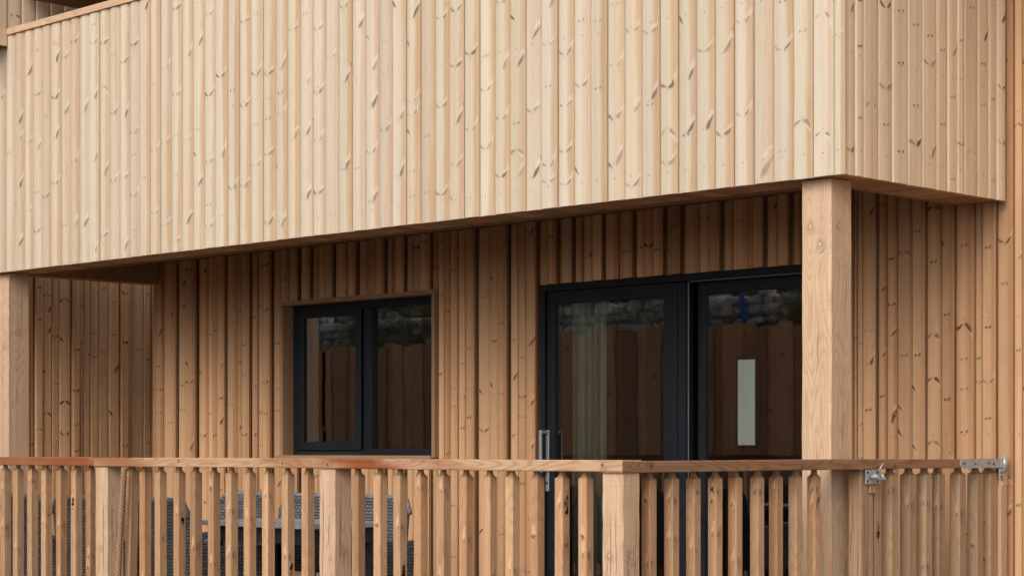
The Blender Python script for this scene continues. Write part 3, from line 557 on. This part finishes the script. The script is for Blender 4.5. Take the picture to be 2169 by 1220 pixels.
# room behind the glass
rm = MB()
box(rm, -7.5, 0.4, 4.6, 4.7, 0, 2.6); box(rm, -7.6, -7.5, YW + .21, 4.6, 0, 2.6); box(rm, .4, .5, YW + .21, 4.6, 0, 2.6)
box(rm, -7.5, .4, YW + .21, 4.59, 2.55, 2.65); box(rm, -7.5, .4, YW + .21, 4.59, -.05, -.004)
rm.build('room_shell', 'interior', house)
nw = box1('far_window', 'frame', (-4.2, -3.97, 4.56, 4.598, 1.14, 1.865), house)
box1('pane', 'lit', (-4.172, -4.012, 4.548, 4.556, 1.172, 1.835), nw)
def curtain(x0, x1, y, z0, z1, name, label):
    mb = MB(); N = 60; vs = []
    for z in (z0, (z0 + z1) / 2, z1):
        for i in range(N + 1):
            t = i / N; u = x0 + (x1 - x0) * t
            vs.append((u, y + .022 * math.sin(t * 31) + .01 * math.sin(t * 71 + 1) + (.006 * math.sin(t * 17) if z == z0 else 0), z))
    fs = [(r * (N + 1) + i, r * (N + 1) + i + 1, (r + 1) * (N + 1) + i + 1, (r + 1) * (N + 1) + i) for r in range(2) for i in range(N)]
    mb.add(vs, fs, smooth=True); o = mb.build(name, 'curtain', None)
    s = o.modifiers.new('thick', 'SOLIDIFY'); s.thickness = .004
    tag(o, label, 'curtain'); return o
curtain(-3.34, -3.03, YW + .25, .02, 2.4, 'curtain', 'pale green curtain hanging behind the left pane of the patio door')
# ================================================================ ground
box1('deck', 'deckw', (-8.6, .35, -1.75, YW - .001, -.05, 0), None, 'x')['kind'] = 'structure'
gm = MB(); gm.add([(-60, -60, -.16), (60, -60, -.16), (60, 60, -.16), (-60, 60, -.16)], [(0, 1, 2, 3)])
gm.build('ground', 'ground')['kind'] = 'structure'
# ================================================================ railing
rail = empty('deck_railing', (0, 0, 0))
tag(rail, 'wooden railing with square balusters round the terrace corner, topped by a flat handrail', 'railing')
YO = -1.579; RB, RT = 1.0475, 1.0955
def railseg(name, mat, x0, x1, y0, y1, z0, z1, grain, bd, parent=rail, ks=(), stains=()):
    mb = MB(); n = 80; e = .003; ed = []
    def st_(l):
        return max([k * min(1, (l - a) / .16, (b - l) / .16) for (a, b, k) in stains if a <= l <= b] or [0])
    L0, L1 = (x0, x1) if grain == 'x' else (y0, y1)
    vs = []; gv = []
    for i in range(n + 1):
        l = L0 + (L1 - L0) * i / n; jz = math.sin(l * 2.1 + bd[0]) * .0012
        if grain == 'x': pts = [(y0, z0 + e), (y0, z1 - e), (y0 + e, z1), (y1 - e, z1), (y1, z1 - e), (y1, z0 + e), (y1 - e, z0), (y0 + e, z0)]
        else: pts = [(x1, z0 + e), (x1, z1 - e), (x1 - e, z1), (x0 + e, z1), (x0, z1 - e), (x0, z0 + e), (x0 + e, z0), (x1 - e, z0)]
        for (q, z) in pts:
            vs.append((l, q, z + jz) if grain == 'x' else (q, l, z + jz)); gv.append((z * 1.0 + q * .8, q * .3, l)); ed.append(max(0, st_(l + .15 * (z - z0) / (z1 - z0))))
    fs = []
    for i in range(n):
        for k in range(8): a = i * 8 + k; b = i * 8 + (k + 1) % 8; fs.append((a, b, b + 8, a + 8))
    fs += [tuple(range(8)), tuple(n * 8 + k for k in range(8))[::-1]]
    mb.add(vs, fs, gv, bd, ed=ed)
    for (l, z, s) in ks:
        fr = FR_Y(y0) if grain == 'x' else FR_X(x1)
        inf = (L0, L1, .0, 0.0)
        leaf(mb, fr, inf, l, z, .06 * s, .045 * s, .4, .4, .0015, bd, edge_band=False); leaf(mb, fr, inf, l, z, .034 * s, .028 * s, 1.0, .9, .002, bd, edge_band=False)
    return mb.build(name, mat, parent)
railseg('handrail', 'rail', -9.0, -3.832, YO - .012, YO + .11, RB, RT, 'x', (3.7, -.05, .1), stains=((-9, -5.6, .5), (-5.5, -3.6, .9)))
railseg('handrail', 'rail', -3.829, .008, YO - .012, YO + .11, RB, RT, 'x', (6.1, .02, -.1), ks=((-2.20, 1.073, .6), (-1.86, 1.068, .65), (-3.05, 1.078, .4), (-.10, 1.075, .5)), stains=((-3.84, -3.2, .65), (-2.30, -1.75, .55), (-1.85, -1.25, 1.0), (-1.249, -.80, .45)))
railseg('handrail', 'railb', -.112, .010, YO + .0 - .011 + .0, .222, RB - .004, RT - .004, 'y', (1.4, .0, -.05), ks=((-1.41, 1.070, .75), (-.35, 1.062, .4)))
for i, xr in enumerate(POSTX):
    post('post', 'post', xr - .114, xr, YO, YO + .108, 0, RB - .0005 - (.004 if i == 2 else 0), rail, {0: [('f', xr - .06, .6, .6)], 1: [('f', xr - .03, .62, .5), ('r', YO + .05, .66, .6)], 2: [('f', xr - .072, .70, .8), ('r', YO + .055, .70, 1.0)]}[i], ((1.2, .0, -.1), (4.4, .0, 0), (8.2, .02, .05))[i], 40 + i)
NECK = [(1.0, 0.0), (1.0, 1.012), (.98, 1.0165), (.84, 1.019), (.68, 1.0225), (.55, 1.028), (.47, 1.036), (.45, None)]
def baluster(cx_, cy_, parent, mat='bal', size=.046, top=RB, tilt=0.0, seed=0, z0=.06):
    rnd = random.Random(seed); mb = MB(); bd = (rnd.uniform(0, 9), rnd.gauss(0, .085), rnd.gauss(.02, .17)); h = size / 2; c = .0025
    vs = []; gv = []; ring = []
    prf = [(1.0, z0), (1.0, .5)] + [(s, (top if z is None else z) - (RB - top if z else 0)) for s, z in NECK[1:]]
    ph = rnd.uniform(0, 9)
    for s, z in prf:
        hh = h * s; sx = tilt * (top - z)
        pts = [(-hh + c, -hh), (hh - c, -hh), (hh, -hh + c), (hh, hh - c), (hh - c, hh), (-hh + c, hh), (-hh, hh - c), (-hh, -hh + c)]
        for (x, y) in pts:
            vs.append((cx_ + x + sx, cy_ + y, z)); gv.append((x - y + ph, x + y, z))
    n = len(prf); fs = []
    for i in range(n - 1):
        for k in range(8): a = i * 8 + k; b = i * 8 + (k + 1) % 8; fs.append((a, b, b + 8, a + 8))
    fs += [tuple(range(8))[::-1], tuple((n - 1) * 8 + k for k in range(8))]
    mb.add(vs, fs, gv, bd)
    fr, fx = FR_Y(cy_ - h), FR_X(cx_ + h)
    for _ in range(rnd.choice([1, 1, 2, 2, 3])):
        z = rnd.uniform(.42, .97); s = rnd.uniform(.6, 1.25)
        inf = (cx_ - h, cx_ + h, .0, 0.0); infx = (cy_ - h, cy_ + h, .0, 0.0); sx = tilt * (top - z)
        if abs(tilt) > 0: break
        kd = rnd.random()
        if kd < .55:      # a knot that wraps the arris: one half on each face
            leaf(mb, fr, inf, cx_ + h * .85, z, .05 * s, .020 * s, rnd.uniform(.3, 1.2), .6, .0010, bd)
            leaf(mb, fr, inf, cx_ + h * .5, z + .03, .09 * s, .03, 1.3, -.6, .0006, bd)
            leaf(mb, fx, infx, cy_ - h * .62, z - .004, .05 * s, .028 * s, rnd.uniform(1.0, 2.2), .75, .0010, bd)
            leaf(mb, fx, infx, cy_ - h * .1, z - .02, .10 * s, .04, 1.4, .25, .0006, bd)
        elif kd < .8:
            leaf(mb, fr, inf, cx_, z, .03 * s, .018 * s, rnd.uniform(0, 3), .75, .0010, bd); leaf(mb, fr, inf, cx_, z + .02, .09, .03, 1.5, -.5, .0006, bd)
        else:
            leaf(mb, fx, infx, cy_, z, .034 * s, .024 * s, rnd.uniform(0, 3), .85, .0010, bd); leaf(mb, fx, infx, cy_, z, .10 * s, .04 * s, 1.5, .3, .0006, bd)
    return mb.build('baluster', mat, parent)
HS = .0235
xs = [-8.7 + i * .148 for i in range(18) if -8.7 + i * .148 < BAL[0] - .1] + BAL
for i, x in enumerate(xs):
    if abs(x + 3.577) < .002: baluster(x + HS + .006, -1.529, rail, 'bal', .05, tilt=-.035, seed=100 + i); continue
    baluster(x + HS, -1.529, rail, seed=100 + i, size=.047)
for i, y in enumerate(BAR):
    baluster(-.0585, y - HS, rail, seed=200 + i, size=.047, top=RB - .004)
mb = MB(); box(mb, -9.0, -3.832, -1.55, -1.508, .055, .1, 'x'); box(mb, -3.716, -1.936, -1.55, -1.508, .055, .1, 'x'); box(mb, -1.82, -.115, -1.55, -1.508, .055, .1, 'x')
mb.build('bottom_rail', 'railb', rail)
mb = MB(); box(mb, -.08, -.04, -1.47, .2, .055, .1, 'y'); mb.build('bottom_rail', 'railb', rail)
# latch post at the end of the railing
post('post', 'gate', -.085, -.012, .150, .214, 0, RB - .005, rail, bd=(3, 0, .1), seed=60)
# ================================================================ gate
gate = empty('side_gate', (0, 0, 0))
tag(gate, 'wooden baluster gate with galvanised latch and strap hinge, closing the terrace against the house wall', 'gate')
railseg('top_rail', 'railb', -.075, .0, .232, 1.43, 1.045, 1.0905, 'y', (7.7, .05, -.2), gate, ks=((.42, 1.055, .7), (1.02, 1.075, .6)))
for i, y in enumerate(BAG[:-1]): baluster(-.0535, y - HS - .002, gate, 'gate', .060 if i else .055, top=1.045, seed=300 + i)
baluster(-.0535, BAG[-1] - .08, gate, 'gate', .075, top=1.045, seed=320)
mb = MB(); box(mb, -.04, -.004, .2165, .262, .93, 1.0445, bd=(2.2, 0, .1)); box(mb, -.045, -.016, .222, .256, .03, .9295, bd=(5.2, .08, -.2))
mb.build('gate_stile', 'gate', gate, bevel=.002)
mb = MB(); box(mb, -.09, -.05, .262, 1.42, .15, .21, 'y'); mb.build('bottom_rail', 'gate', gate)
mb = MB(); box(mb, -.02, .006, 1.405, 1.455, .95, 1.044, bd=(2, .05, .05)); box(mb, -.045, .004, 1.395, 1.455, .0, .9495, bd=(4.6, .0, .5))
o = mb.build('hinge_post', 'post', house, bevel=.002)
# latch
lt = MB()
box(lt, .0005, .006, .165, .284, .975, 1.043)
lp = empty('latch', (0, 0, 0), gate)
lt.build('plate', 'galv', lp, bevel=.0015)
def tube(mb, pts, r, N=10, cap=True):
    P = [Vector(p) for p in pts]; vs = []
    for i, p in enumerate(P):
        d = (P[min(i + 1, len(P) - 1)] - P[max(i - 1, 0)]).normalized()
        up = Vector((0, 0, 1)) if abs(d.z) < .9 else Vector((1, 0, 0))
        s = d.cross(up).normalized(); t = s.cross(d)
        rr = r[i] if isinstance(r, (list, tuple)) else r
        vs += [tuple(p + (s * math.cos(2 * math.pi * k / N) + t * math.sin(2 * math.pi * k / N)) * rr) for k in range(N)]
    fs = [(i * N + k, i * N + (k + 1) % N, (i + 1) * N + (k + 1) % N, (i + 1) * N + k) for i in range(len(P) - 1) for k in range(N)]
    if cap: fs += [tuple(range(N))[::-1], tuple((len(P) - 1) * N + k for k in range(N))]
    mb.add(vs, fs, smooth=True)
lv = MB()
tube(lv, [(.008, .205, 1.008), (.035, .205, 1.010), (.040, .205, 1.010)], [.012, .012, .010])
tube(lv, [(.036, .205, 1.010), (.036, .235, .998), (.036, .270, .996), (.034, .288, .999)], .006)
tube(lv, [(.012, .262, 1.035), (.016, .275, 1.055), (.020, .292, 1.075)], .0045)
tube(lv, [(.012, .286, 1.018), (.020, .300, .998)], .008)
lv.build('lever', 'galv', lp)
for (yy, zz) in ((.178, 1.030), (.178, .988), (.262, .986), (.258, 1.030)):
    bo = MB(); tube(bo, [(.0055, yy, zz), (.0085, yy, zz)], .006, 8); bo.build('bolt', 'blackm', lp)
# strap hinge
hg = empty('strap_hinge', (0, 0, 0), gate)
st = MB(); N = 8
prof_ = [(1.000, 1.0675)] + [(1.000 + .014 * (1 - math.cos(math.pi * i / 12)) * 1.0, 1.0675 + .0235 * math.sin(math.pi * i / 12)) for i in range(1, 7)]
top = prof_ + [(1.40, 1.091)]; pl_ = top + [(y, 2 * 1.0675 - z) for y, z in reversed(top)][:-1]
vs = [(.0012, y, z) for y, z in pl_] + [(.0062, y, z) for y, z in pl_]; n = len(pl_)
st.add(vs, [tuple(range(n)), tuple(range(2 * n - 1, n - 1, -1))] + [(i, (i + 1) % n, n + (i + 1) % n, n + i) for i in range(n)])
st.build('strap', 'galv', hg)
kn_ = MB(); tube(kn_, [(.010, 1.418, 1.026), (.010, 1.418, 1.100)], .0135, 14)
tube(kn_, [(.010, 1.418, 1.0995), (.010, 1.418, 1.107)], [.009, .008], 10)
box(kn_, .0066, .011, 1.385, 1.408, 1.046, 1.089)
kn_.build('knuckle', 'galv', hg)
bk = MB(); box(bk, .0065, .0125, 1.368, 1.410, .985, 1.040); bk.build('pin_bracket', 'galv', hg, bevel=.0015)
for yy, zz, xx in ((1.03, 1.067, .006), (1.14, 1.067, .006), (1.27, 1.070, .006), (1.315, 1.066, .006), (1.382, 1.02, .0125), (1.382, .998, .0125)):
    bo = MB(); tube(bo, [(xx, yy, zz), (xx + .0035, yy, zz)], .0055, 8); bo.build('bolt', 'blackm', hg)
# ================================================================ rope
rp = MB()
for ph in (0, 2.094, 4.189):
    pts = []
    for i in range(560):
        z = 1.04 - i * .0019; t = (1.04 - z)
        cx_ = -3.518 - .062 * t - .02 * math.sin(t * 2.2) ; cy_ = -1.606
        a = ph + i * .20
        pts.append((cx_ + .0088 * math.cos(a), cy_ + .0088 * math.sin(a), z))
    tube(rp, pts, .0082, 6)
o = rp.build('rope', 'rope'); tag(o, 'twisted brown rope hanging from the handrail beside the second railing post from the left', 'rope')
# ================================================================ furniture on the terrace
def bent_panel(mb, w, z0, z1, y0, y1, th=.025, n=12, m=8, curve=.03, rnd_=.07):
    """a woven shell panel: curved across, leaning back, rounded top corners"""
    rows = []
    for j in range(m + 1):
        tz = j / m; z = z0 + (z1 - z0) * tz; y = y0 + (y1 - y0) * tz
        hw = w / 2
        dz = z1 - z
        if dz < rnd_: hw -= rnd_ - math.sqrt(max(rnd_ ** 2 - (rnd_ - dz) ** 2, 0))
        rows.append([(-hw + 2 * hw * i / n, y - curve * (abs(2 * i / n - 1) ** 2), z) for i in range(n + 1)])
    fv = [p for r in rows for p in r]; bv = [(p[0], p[1] + th, p[2]) for p in fv]; k = len(fv); W1 = n + 1
    gv = [(p[0], 0, p[2]) for p in fv] * 2
    fs = [(j * W1 + i, j * W1 + i + 1, (j + 1) * W1 + i + 1, (j + 1) * W1 + i) for j in range(m) for i in range(n)]
    fs += [(a + k, d + k, c + k, b + k) for (a, b, c, d) in fs[:]]
    for j in range(m):
        a = j * W1; fs.append((a, a + W1, a + W1 + k, a + k)); a += n; fs.append((a, a + k, a + W1 + k, a + W1))
    for i in range(n):
        fs.append((i, i + k, i + 1 + k, i + 1)); a = m * W1 + i; fs.append((a, a + 1, a + 1 + k, a + k))
    mb.add(fv + bv, fs, gv, smooth=False)
def chair():
    root = empty('wicker_chair', (0, 0, 0))       # faces -y, back at +y
    mb = MB(); bent_panel(mb, .50, .30, .855, .20, .27, rnd_=.09); mb.build('backrest', 'wicker', root)
    rim = MB(); pts = []
    for i in range(13):
        a = math.pi * i / 12; q = 1 - abs(i - 6) / 6
        x = -.25 + .5 * i / 12; dz = .09 - math.sqrt(max(.09 ** 2 - max(0, .09 - min(x + .25, .25 - x)) ** 2, 0))
        pts.append((x, .282 - .03 * (2 * i / 12 - 1) ** 2, .858 - dz))
    tube(rim, pts, .017, 8); rim.build('rim', 'rimw', root)
    for s in (-1, 1):
        mb = MB()
        x0, x1 = (s * .27 - .02, s * .27 + .02)
        vs = [(x0, -.24, .30), (x1, -.24, .30), (x1, .24, .30), (x0, .24, .30), (x0, -.25, .60), (x1, -.25, .60), (x1, .26, .62), (x0, .26, .62)]
        mb.add(vs, BOXF, [(v[1] + v[0], 0, v[2]) for v in vs])
        mb.build('armrest', 'wicker', root, bevel=.012)
    mb = MB(); vs = [(-.25, -.25, .30), (.25, -.25, .30), (.25, .20, .30), (-.25, .20, .30), (-.25, -.25, .385), (.25, -.25, .385), (.25, .20, .385), (-.25, .20, .385)]
    mb.add(vs, BOXF, [(v[0] + v[1], 0, v[2]) for v in vs]); mb.build('seat', 'wicker', root)
    mb = MB(); box(mb, -.235, .235, -.245, .19, .387, .455); mb.build('cushion', 'cushion', root, bevel=.02)
    for sx in (-1, 1):
        for sy in (-1, 1):
            mb = MB(); box(mb, sx * .25 - .018, sx * .25 + .018, sy * .22 - .018, sy * .22 + .018, 0, .2995); mb.build('leg', 'wicker', root)
    mb = MB(); box(mb, -.24, .24, -.275, -.2515, .40, .445, 'x'); mb.build('seat_edge', 'seatw', root)
    return root
def copy_tree(o, parent=None):
    c = o.copy(); C.collection.objects.link(c); c.parent = parent
    for ch in list(o.children): copy_tree(ch, c)
    return c
ch0 = chair()
spots = [(-4.53, -.27, 0, 'leftmost of the three grey wicker chairs standing behind the table, backs to the house wall'),
         (-3.90, -.27, 0, 'middle one of the three grey wicker chairs standing behind the table'),
         (-3.26, -.25, 0, 'rightmost of the three grey wicker chairs standing behind the table'),
         (-3.67, -1.0, math.pi, 'grey wicker chair with its back to the railing, just right of the hanging rope'),
         (-4.47, -1.02, math.pi + .08, 'grey wicker chair with its back to the railing, second from the left'),
         (-5.05, -1.02, math.pi, 'leftmost grey wicker chair seen through the railing')]
for i, (x, y, rz, lb) in enumerate(spots):
    o = ch0 if i == 0 else copy_tree(ch0)
    o.location = (x, y, 0); o.rotation_euler = (0, 0, rz); tag(o, lb, 'chair', 'grey wicker chairs round the terrace table')
# table
tb = empty('dining_table', (0, 0, 0)); tag(tb, 'grey slatted dining table with black metal frame behind the railing', 'table')
TX0, TX1, TY0, TY1 = -3.67, -2.74, -.98, -.42
mb = MB(); k = 7
for i in range(k):
    w_ = (TY1 - TY0 - .06) / k; y = TY0 + .03 + i * w_; box(mb, TX0 + .03, TX1 - .03, y + .002, y + w_ - .002, .722, .740, 'x')
box(mb, TX0, TX1, TY0, TY0 + .03, .715, .741, 'x'); box(mb, TX0, TX1, TY1 - .03, TY1, .715, .741, 'x')
box(mb, TX0, TX0 + .0295, TY0 + .0305, TY1 - .0305, .715, .741, 'y'); box(mb, TX1 - .0295, TX1, TY0 + .0305, TY1 - .0305, .715, .741, 'y')
mb.build('tabletop', 'tabletop', tb)
mb = MB(); e = .035
box(mb, TX0 + e, TX1 - e, TY0 + e, TY0 + e + .025, .63, .7145, 'x'); box(mb, TX0 + e, TX1 - e, TY1 - e - .025, TY1 - e, .63, .7145, 'x')
box(mb, TX0 + e, TX0 + e + .025, TY0 + e + .026, TY1 - e - .026, .63, .7145, 'y'); box(mb, TX1 - e - .025, TX1 - e, TY0 + e + .026, TY1 - e - .026, .63, .7145, 'y')
mb.build('apron', 'blackm', tb)
for x in (TX0 + e, TX1 - e - .05):
    for y in (TY0 + e, TY1 - e - .05):
        mb = MB(); box(mb, x, x + .05, y, y + .05, 0, .6295); mb.build('leg', 'blackm', tb)
# ================================================================ across the yard (seen in the glass)
YFN = -6.0
fn = empty('board_fence', (0, 0, 0)); tag(fn, 'brown close boarded fence across the yard, mirrored in the window and door glass', 'fence')
rf = random.Random(8)
for s in range(8):
    x0 = -20.4 + s * 1.95; mb = MB(); x = x0; dy = 0
    while x < x0 + 1.9:
        w_ = rf.uniform(.14, .22); z1 = 2.46 + rf.uniform(-.05, .03); dy = (.0225 if dy == 0 else 0)
        bd = (rf.uniform(0, 9), rf.uniform(-.3, .35), rf.uniform(-.3, .6))
        y1 = YFN + dy
        box(mb, x, x + w_ + .045, y1 - .02, y1, -.1, z1, bd=bd)
        fr = lambda u, w, z, y1=y1: (u, y1 + w, z)
        z = rf.uniform(.2, .7)
        while z < z1 - .1:
            inf = (x + .004, x + w_, .0, 0.0); cu = x + rf.uniform(.04, w_ - .02)
            leaf(mb, fr, inf, cu, z, rf.uniform(.04, .12), rf.uniform(.03, .07), rf.uniform(0, 3), rf.uniform(.4, .9), .002, bd); z += rf.uniform(.3, 1.4)
        x += w_ + rf.uniform(-.02, .008)
    mb.build('fence_panel', 'fence', fn)
    post('fence_post', 'fence', x0 - .06, x0 + .03, YFN - .12, YFN - .021, -.1, 2.52, fn, seed=70 + s)
# dry stone wall on the bank above the fence
def stone(mb, c, r, rnd):
    n1, n2 = 8, 5; vs = []; sx, sy, sz = r
    ph = rnd.uniform(0, 100)
    for j in range(n2 + 1):
        th = math.pi * j / n2
        for i in range(n1):
            a = 2 * math.pi * i / n1; d = Vector((math.sin(th) * math.cos(a), math.sin(th) * math.sin(a), math.cos(th)))
            q = [abs(v) ** .72 * (1 if v > 0 else -1) for v in d]
            k = 1 + .22 * mnoise.noise(d * 1.3 + Vector((ph, 0, 0)))
            vs.append((c[0] + q[0] * sx * k, c[1] + q[1] * sy * k, c[2] + q[2] * sz * k))
    fs = [(j * n1 + i, j * n1 + (i + 1) % n1, (j + 1) * n1 + (i + 1) % n1, (j + 1) * n1 + i) for j in range(n2) for i in range(n1)]
    mb.add(vs, fs)
sw = MB(); rs = random.Random(12)
for layer, (zc, hh) in enumerate(((2.42, .07), (2.54, .06), (2.645, .055), (2.76, .075), (2.885, .06))):
    x = -20
    while x < -4.9:
        w_ = rs.uniform(.07, .30) * (1.3 if layer in (0, 3) else 1)
        if layer < 4 or rs.random() < .45:
            stone(sw, (x + w_ / 2, -6.55 + rs.uniform(-.05, .05), zc + rs.uniform(-.015, .02)), (w_ / 2 * 1.02, .14, hh * rs.uniform(.75, 1.35)), rs)
        x += w_
o = sw.build('dry_stone_wall', 'stone'); tag(o, 'grey dry stone wall of rough stones above the brown fence, mirrored in the glass', 'wall')
# bank rising behind
bk = MB(); NX, NY = 46, 16; vs = []
for j in range(NY + 1):
    for i in range(NX + 1):
        x = -30 + 25.2 * min(i, NX - 1) / (NX - 1); y = -6.3 - max(j - 1, 0) * .75
        z = 2.25 + max(j - 1, 0) * .13 + .10 * mnoise.noise(Vector((x * .6, y * .6, 0)))
        if j == 0 or i == NX: z = -.16
        vs.append((x, y, z))
W1 = NX + 1
bk.add(vs, [(j * W1 + i, j * W1 + i + 1, (j + 1) * W1 + i + 1, (j + 1) * W1 + i) for j in range(NY) for i in range(NX)], smooth=True)
bk.build('bank', 'earth')['kind'] = 'structure'
# bare shrubs and brambles on the bank
def shrub(x, y, z, h, seed, leaves):
    rnd = random.Random(seed); root = empty('bare_shrub', (0, 0, 0)); mb = MB(); lf = MB()
    for s in range(rnd.randint(9, 13)):
        a = rnd.uniform(0, 6.28); p = Vector((x, y, z)); d = Vector((math.cos(a) * .5, math.sin(a) * .5, 1)).normalized(); pts = [p.copy()]
        for k in range(7):
            d = (d + Vector((rnd.uniform(-.35, .35), rnd.uniform(-.35, .35), rnd.uniform(-.25, .12)))).normalized(); p = p + d * h / 7; pts.append(p.copy())
            if k > 1:
                e = (d + Vector((rnd.uniform(-1, 1), rnd.uniform(-1, 1), rnd.uniform(-.3, .6)))).normalized()
                q = [p + e * h * .1 * t + Vector((0, 0, -.02 * t * t)) for t in range(4)]; tube(mb, q, [.006, .005, .003, .002], 4, False)
                for t in range(leaves):
                    c = q[rnd.randint(1, 3)] + Vector((rnd.uniform(-.12, .12), rnd.uniform(-.12, .12), rnd.uniform(-.12, .12)))
                    u = Vector((rnd.uniform(-1, 1), rnd.uniform(-1, 1), rnd.uniform(-1, 1))).normalized() * .035; v = u.orthogonal().normalized() * .018
                    lf.add([c - u, c - v, c + u, c + v], [(0, 1, 2, 3)])
        tube(mb, pts, [.014 - .0015 * i for i in range(8)], 5, False)
    mb.build('stems', 'bark', root)
    if leaves: lf.build('foliage', 'leaf', root)
    return root
sp = [(-17.0, 1.5, 7), (-15.4, 1.3, 8), (-14.0, 1.5, 6), (-12.6, 1.2, 9), (-11.2, 1.4, 2), (-9.9, 1.5, 0), (-8.8, 1.3, 1), (-7.7, 1.5, 6), (-6.6, 1.6, 5), (-5.4, 1.4, 8)]
for i, (x, h, lv_) in enumerate(sp):
    o = shrub(x, -7.15 + .25 * math.sin(i * 2.3), 2.45, h, 500 + i, lv_)
    tag(o, 'tangled shrub on the dark bank above the stone wall, mirrored in the glass', 'shrub', 'shrubs on the bank across the yard')
# tall hedge of dark foliage closing the view
hg_ = MB(); rh = random.Random(77)
for _ in range(9000):
    x = rh.uniform(-26, -5.6); z = rh.uniform(2.5, 4.1) - .4 * abs(math.sin(x * .8)); y = -9.2 + rh.gauss(0, .5)
    c = Vector((x, y, z)); u = Vector((rh.uniform(-1, 1), rh.uniform(-1, 1), rh.uniform(-1, 1))).normalized() * rh.uniform(.06, .13); v = u.orthogonal().normalized() * .05
    hg_.add([c - u, c - v, c + u, c + v], [(0, 1, 2, 3)])
o = hg_.build('hedge', 'leaf'); tag(o, 'dark evergreen hedge along the top of the bank across the yard', 'hedge')
# blue plastic sheet
bl = MB(); pts = []; N = 9
vs = []
for j in range(N + 1):
    t = j / N
    for i in range(5):
        s = i / 4 - .5; wdt = .06 + .07 * t if t < .75 else .11 - .25 * (t - .75)
        vs.append((-7.98 + s * wdt + .09 * t, -6.26 + .02 * math.sin(s * 9 + t * 5), 3.02 - .50 * t))
bl.add(vs, [(j * 5 + i, j * 5 + i + 1, (j + 1) * 5 + i + 1, (j + 1) * 5 + i) for j in range(N) for i in range(4)], smooth=True)
o = bl.build('plastic_sheet', 'blue'); s_ = o.modifiers.new('thick', 'SOLIDIFY'); s_.thickness = .003
tag(o, 'small blue plastic sheet hanging over the stone wall, mirrored in the right door pane', 'plastic sheet')

# dry grass and moss hanging over the stones
gr = MB(); rg = random.Random(31)
for _ in range(5200):
    x = rg.choice([rg.uniform(-7.4, -5.2), rg.uniform(-18, -5), rg.uniform(-14.5, -11)]); y = -6.42 + rg.gauss(0, .06); z = rg.choice([2.46, 2.62, 2.84]) + rg.uniform(-.04, .05)
    l = rg.uniform(.06, .22); a = rg.uniform(-.8, .8); b = rg.uniform(-.5, 1.0); w_ = .004
    p = Vector((x, y, z)); q = p + Vector((a * l * .5, .05, l * .8)); t = p + Vector((a * l, .12, l * (.8 - abs(b))))
    gr.add([p - Vector((w_, 0, 0)), p + Vector((w_, 0, 0)), q + Vector((w_, 0, 0)), q - Vector((w_, 0, 0)), t], [(0, 1, 2, 3), (3, 2, 4)])
o = gr.build('dry_grass', 'straw'); o['kind'] = 'stuff'; o['label'] = 'dry grass hanging over the stone wall across the yard'
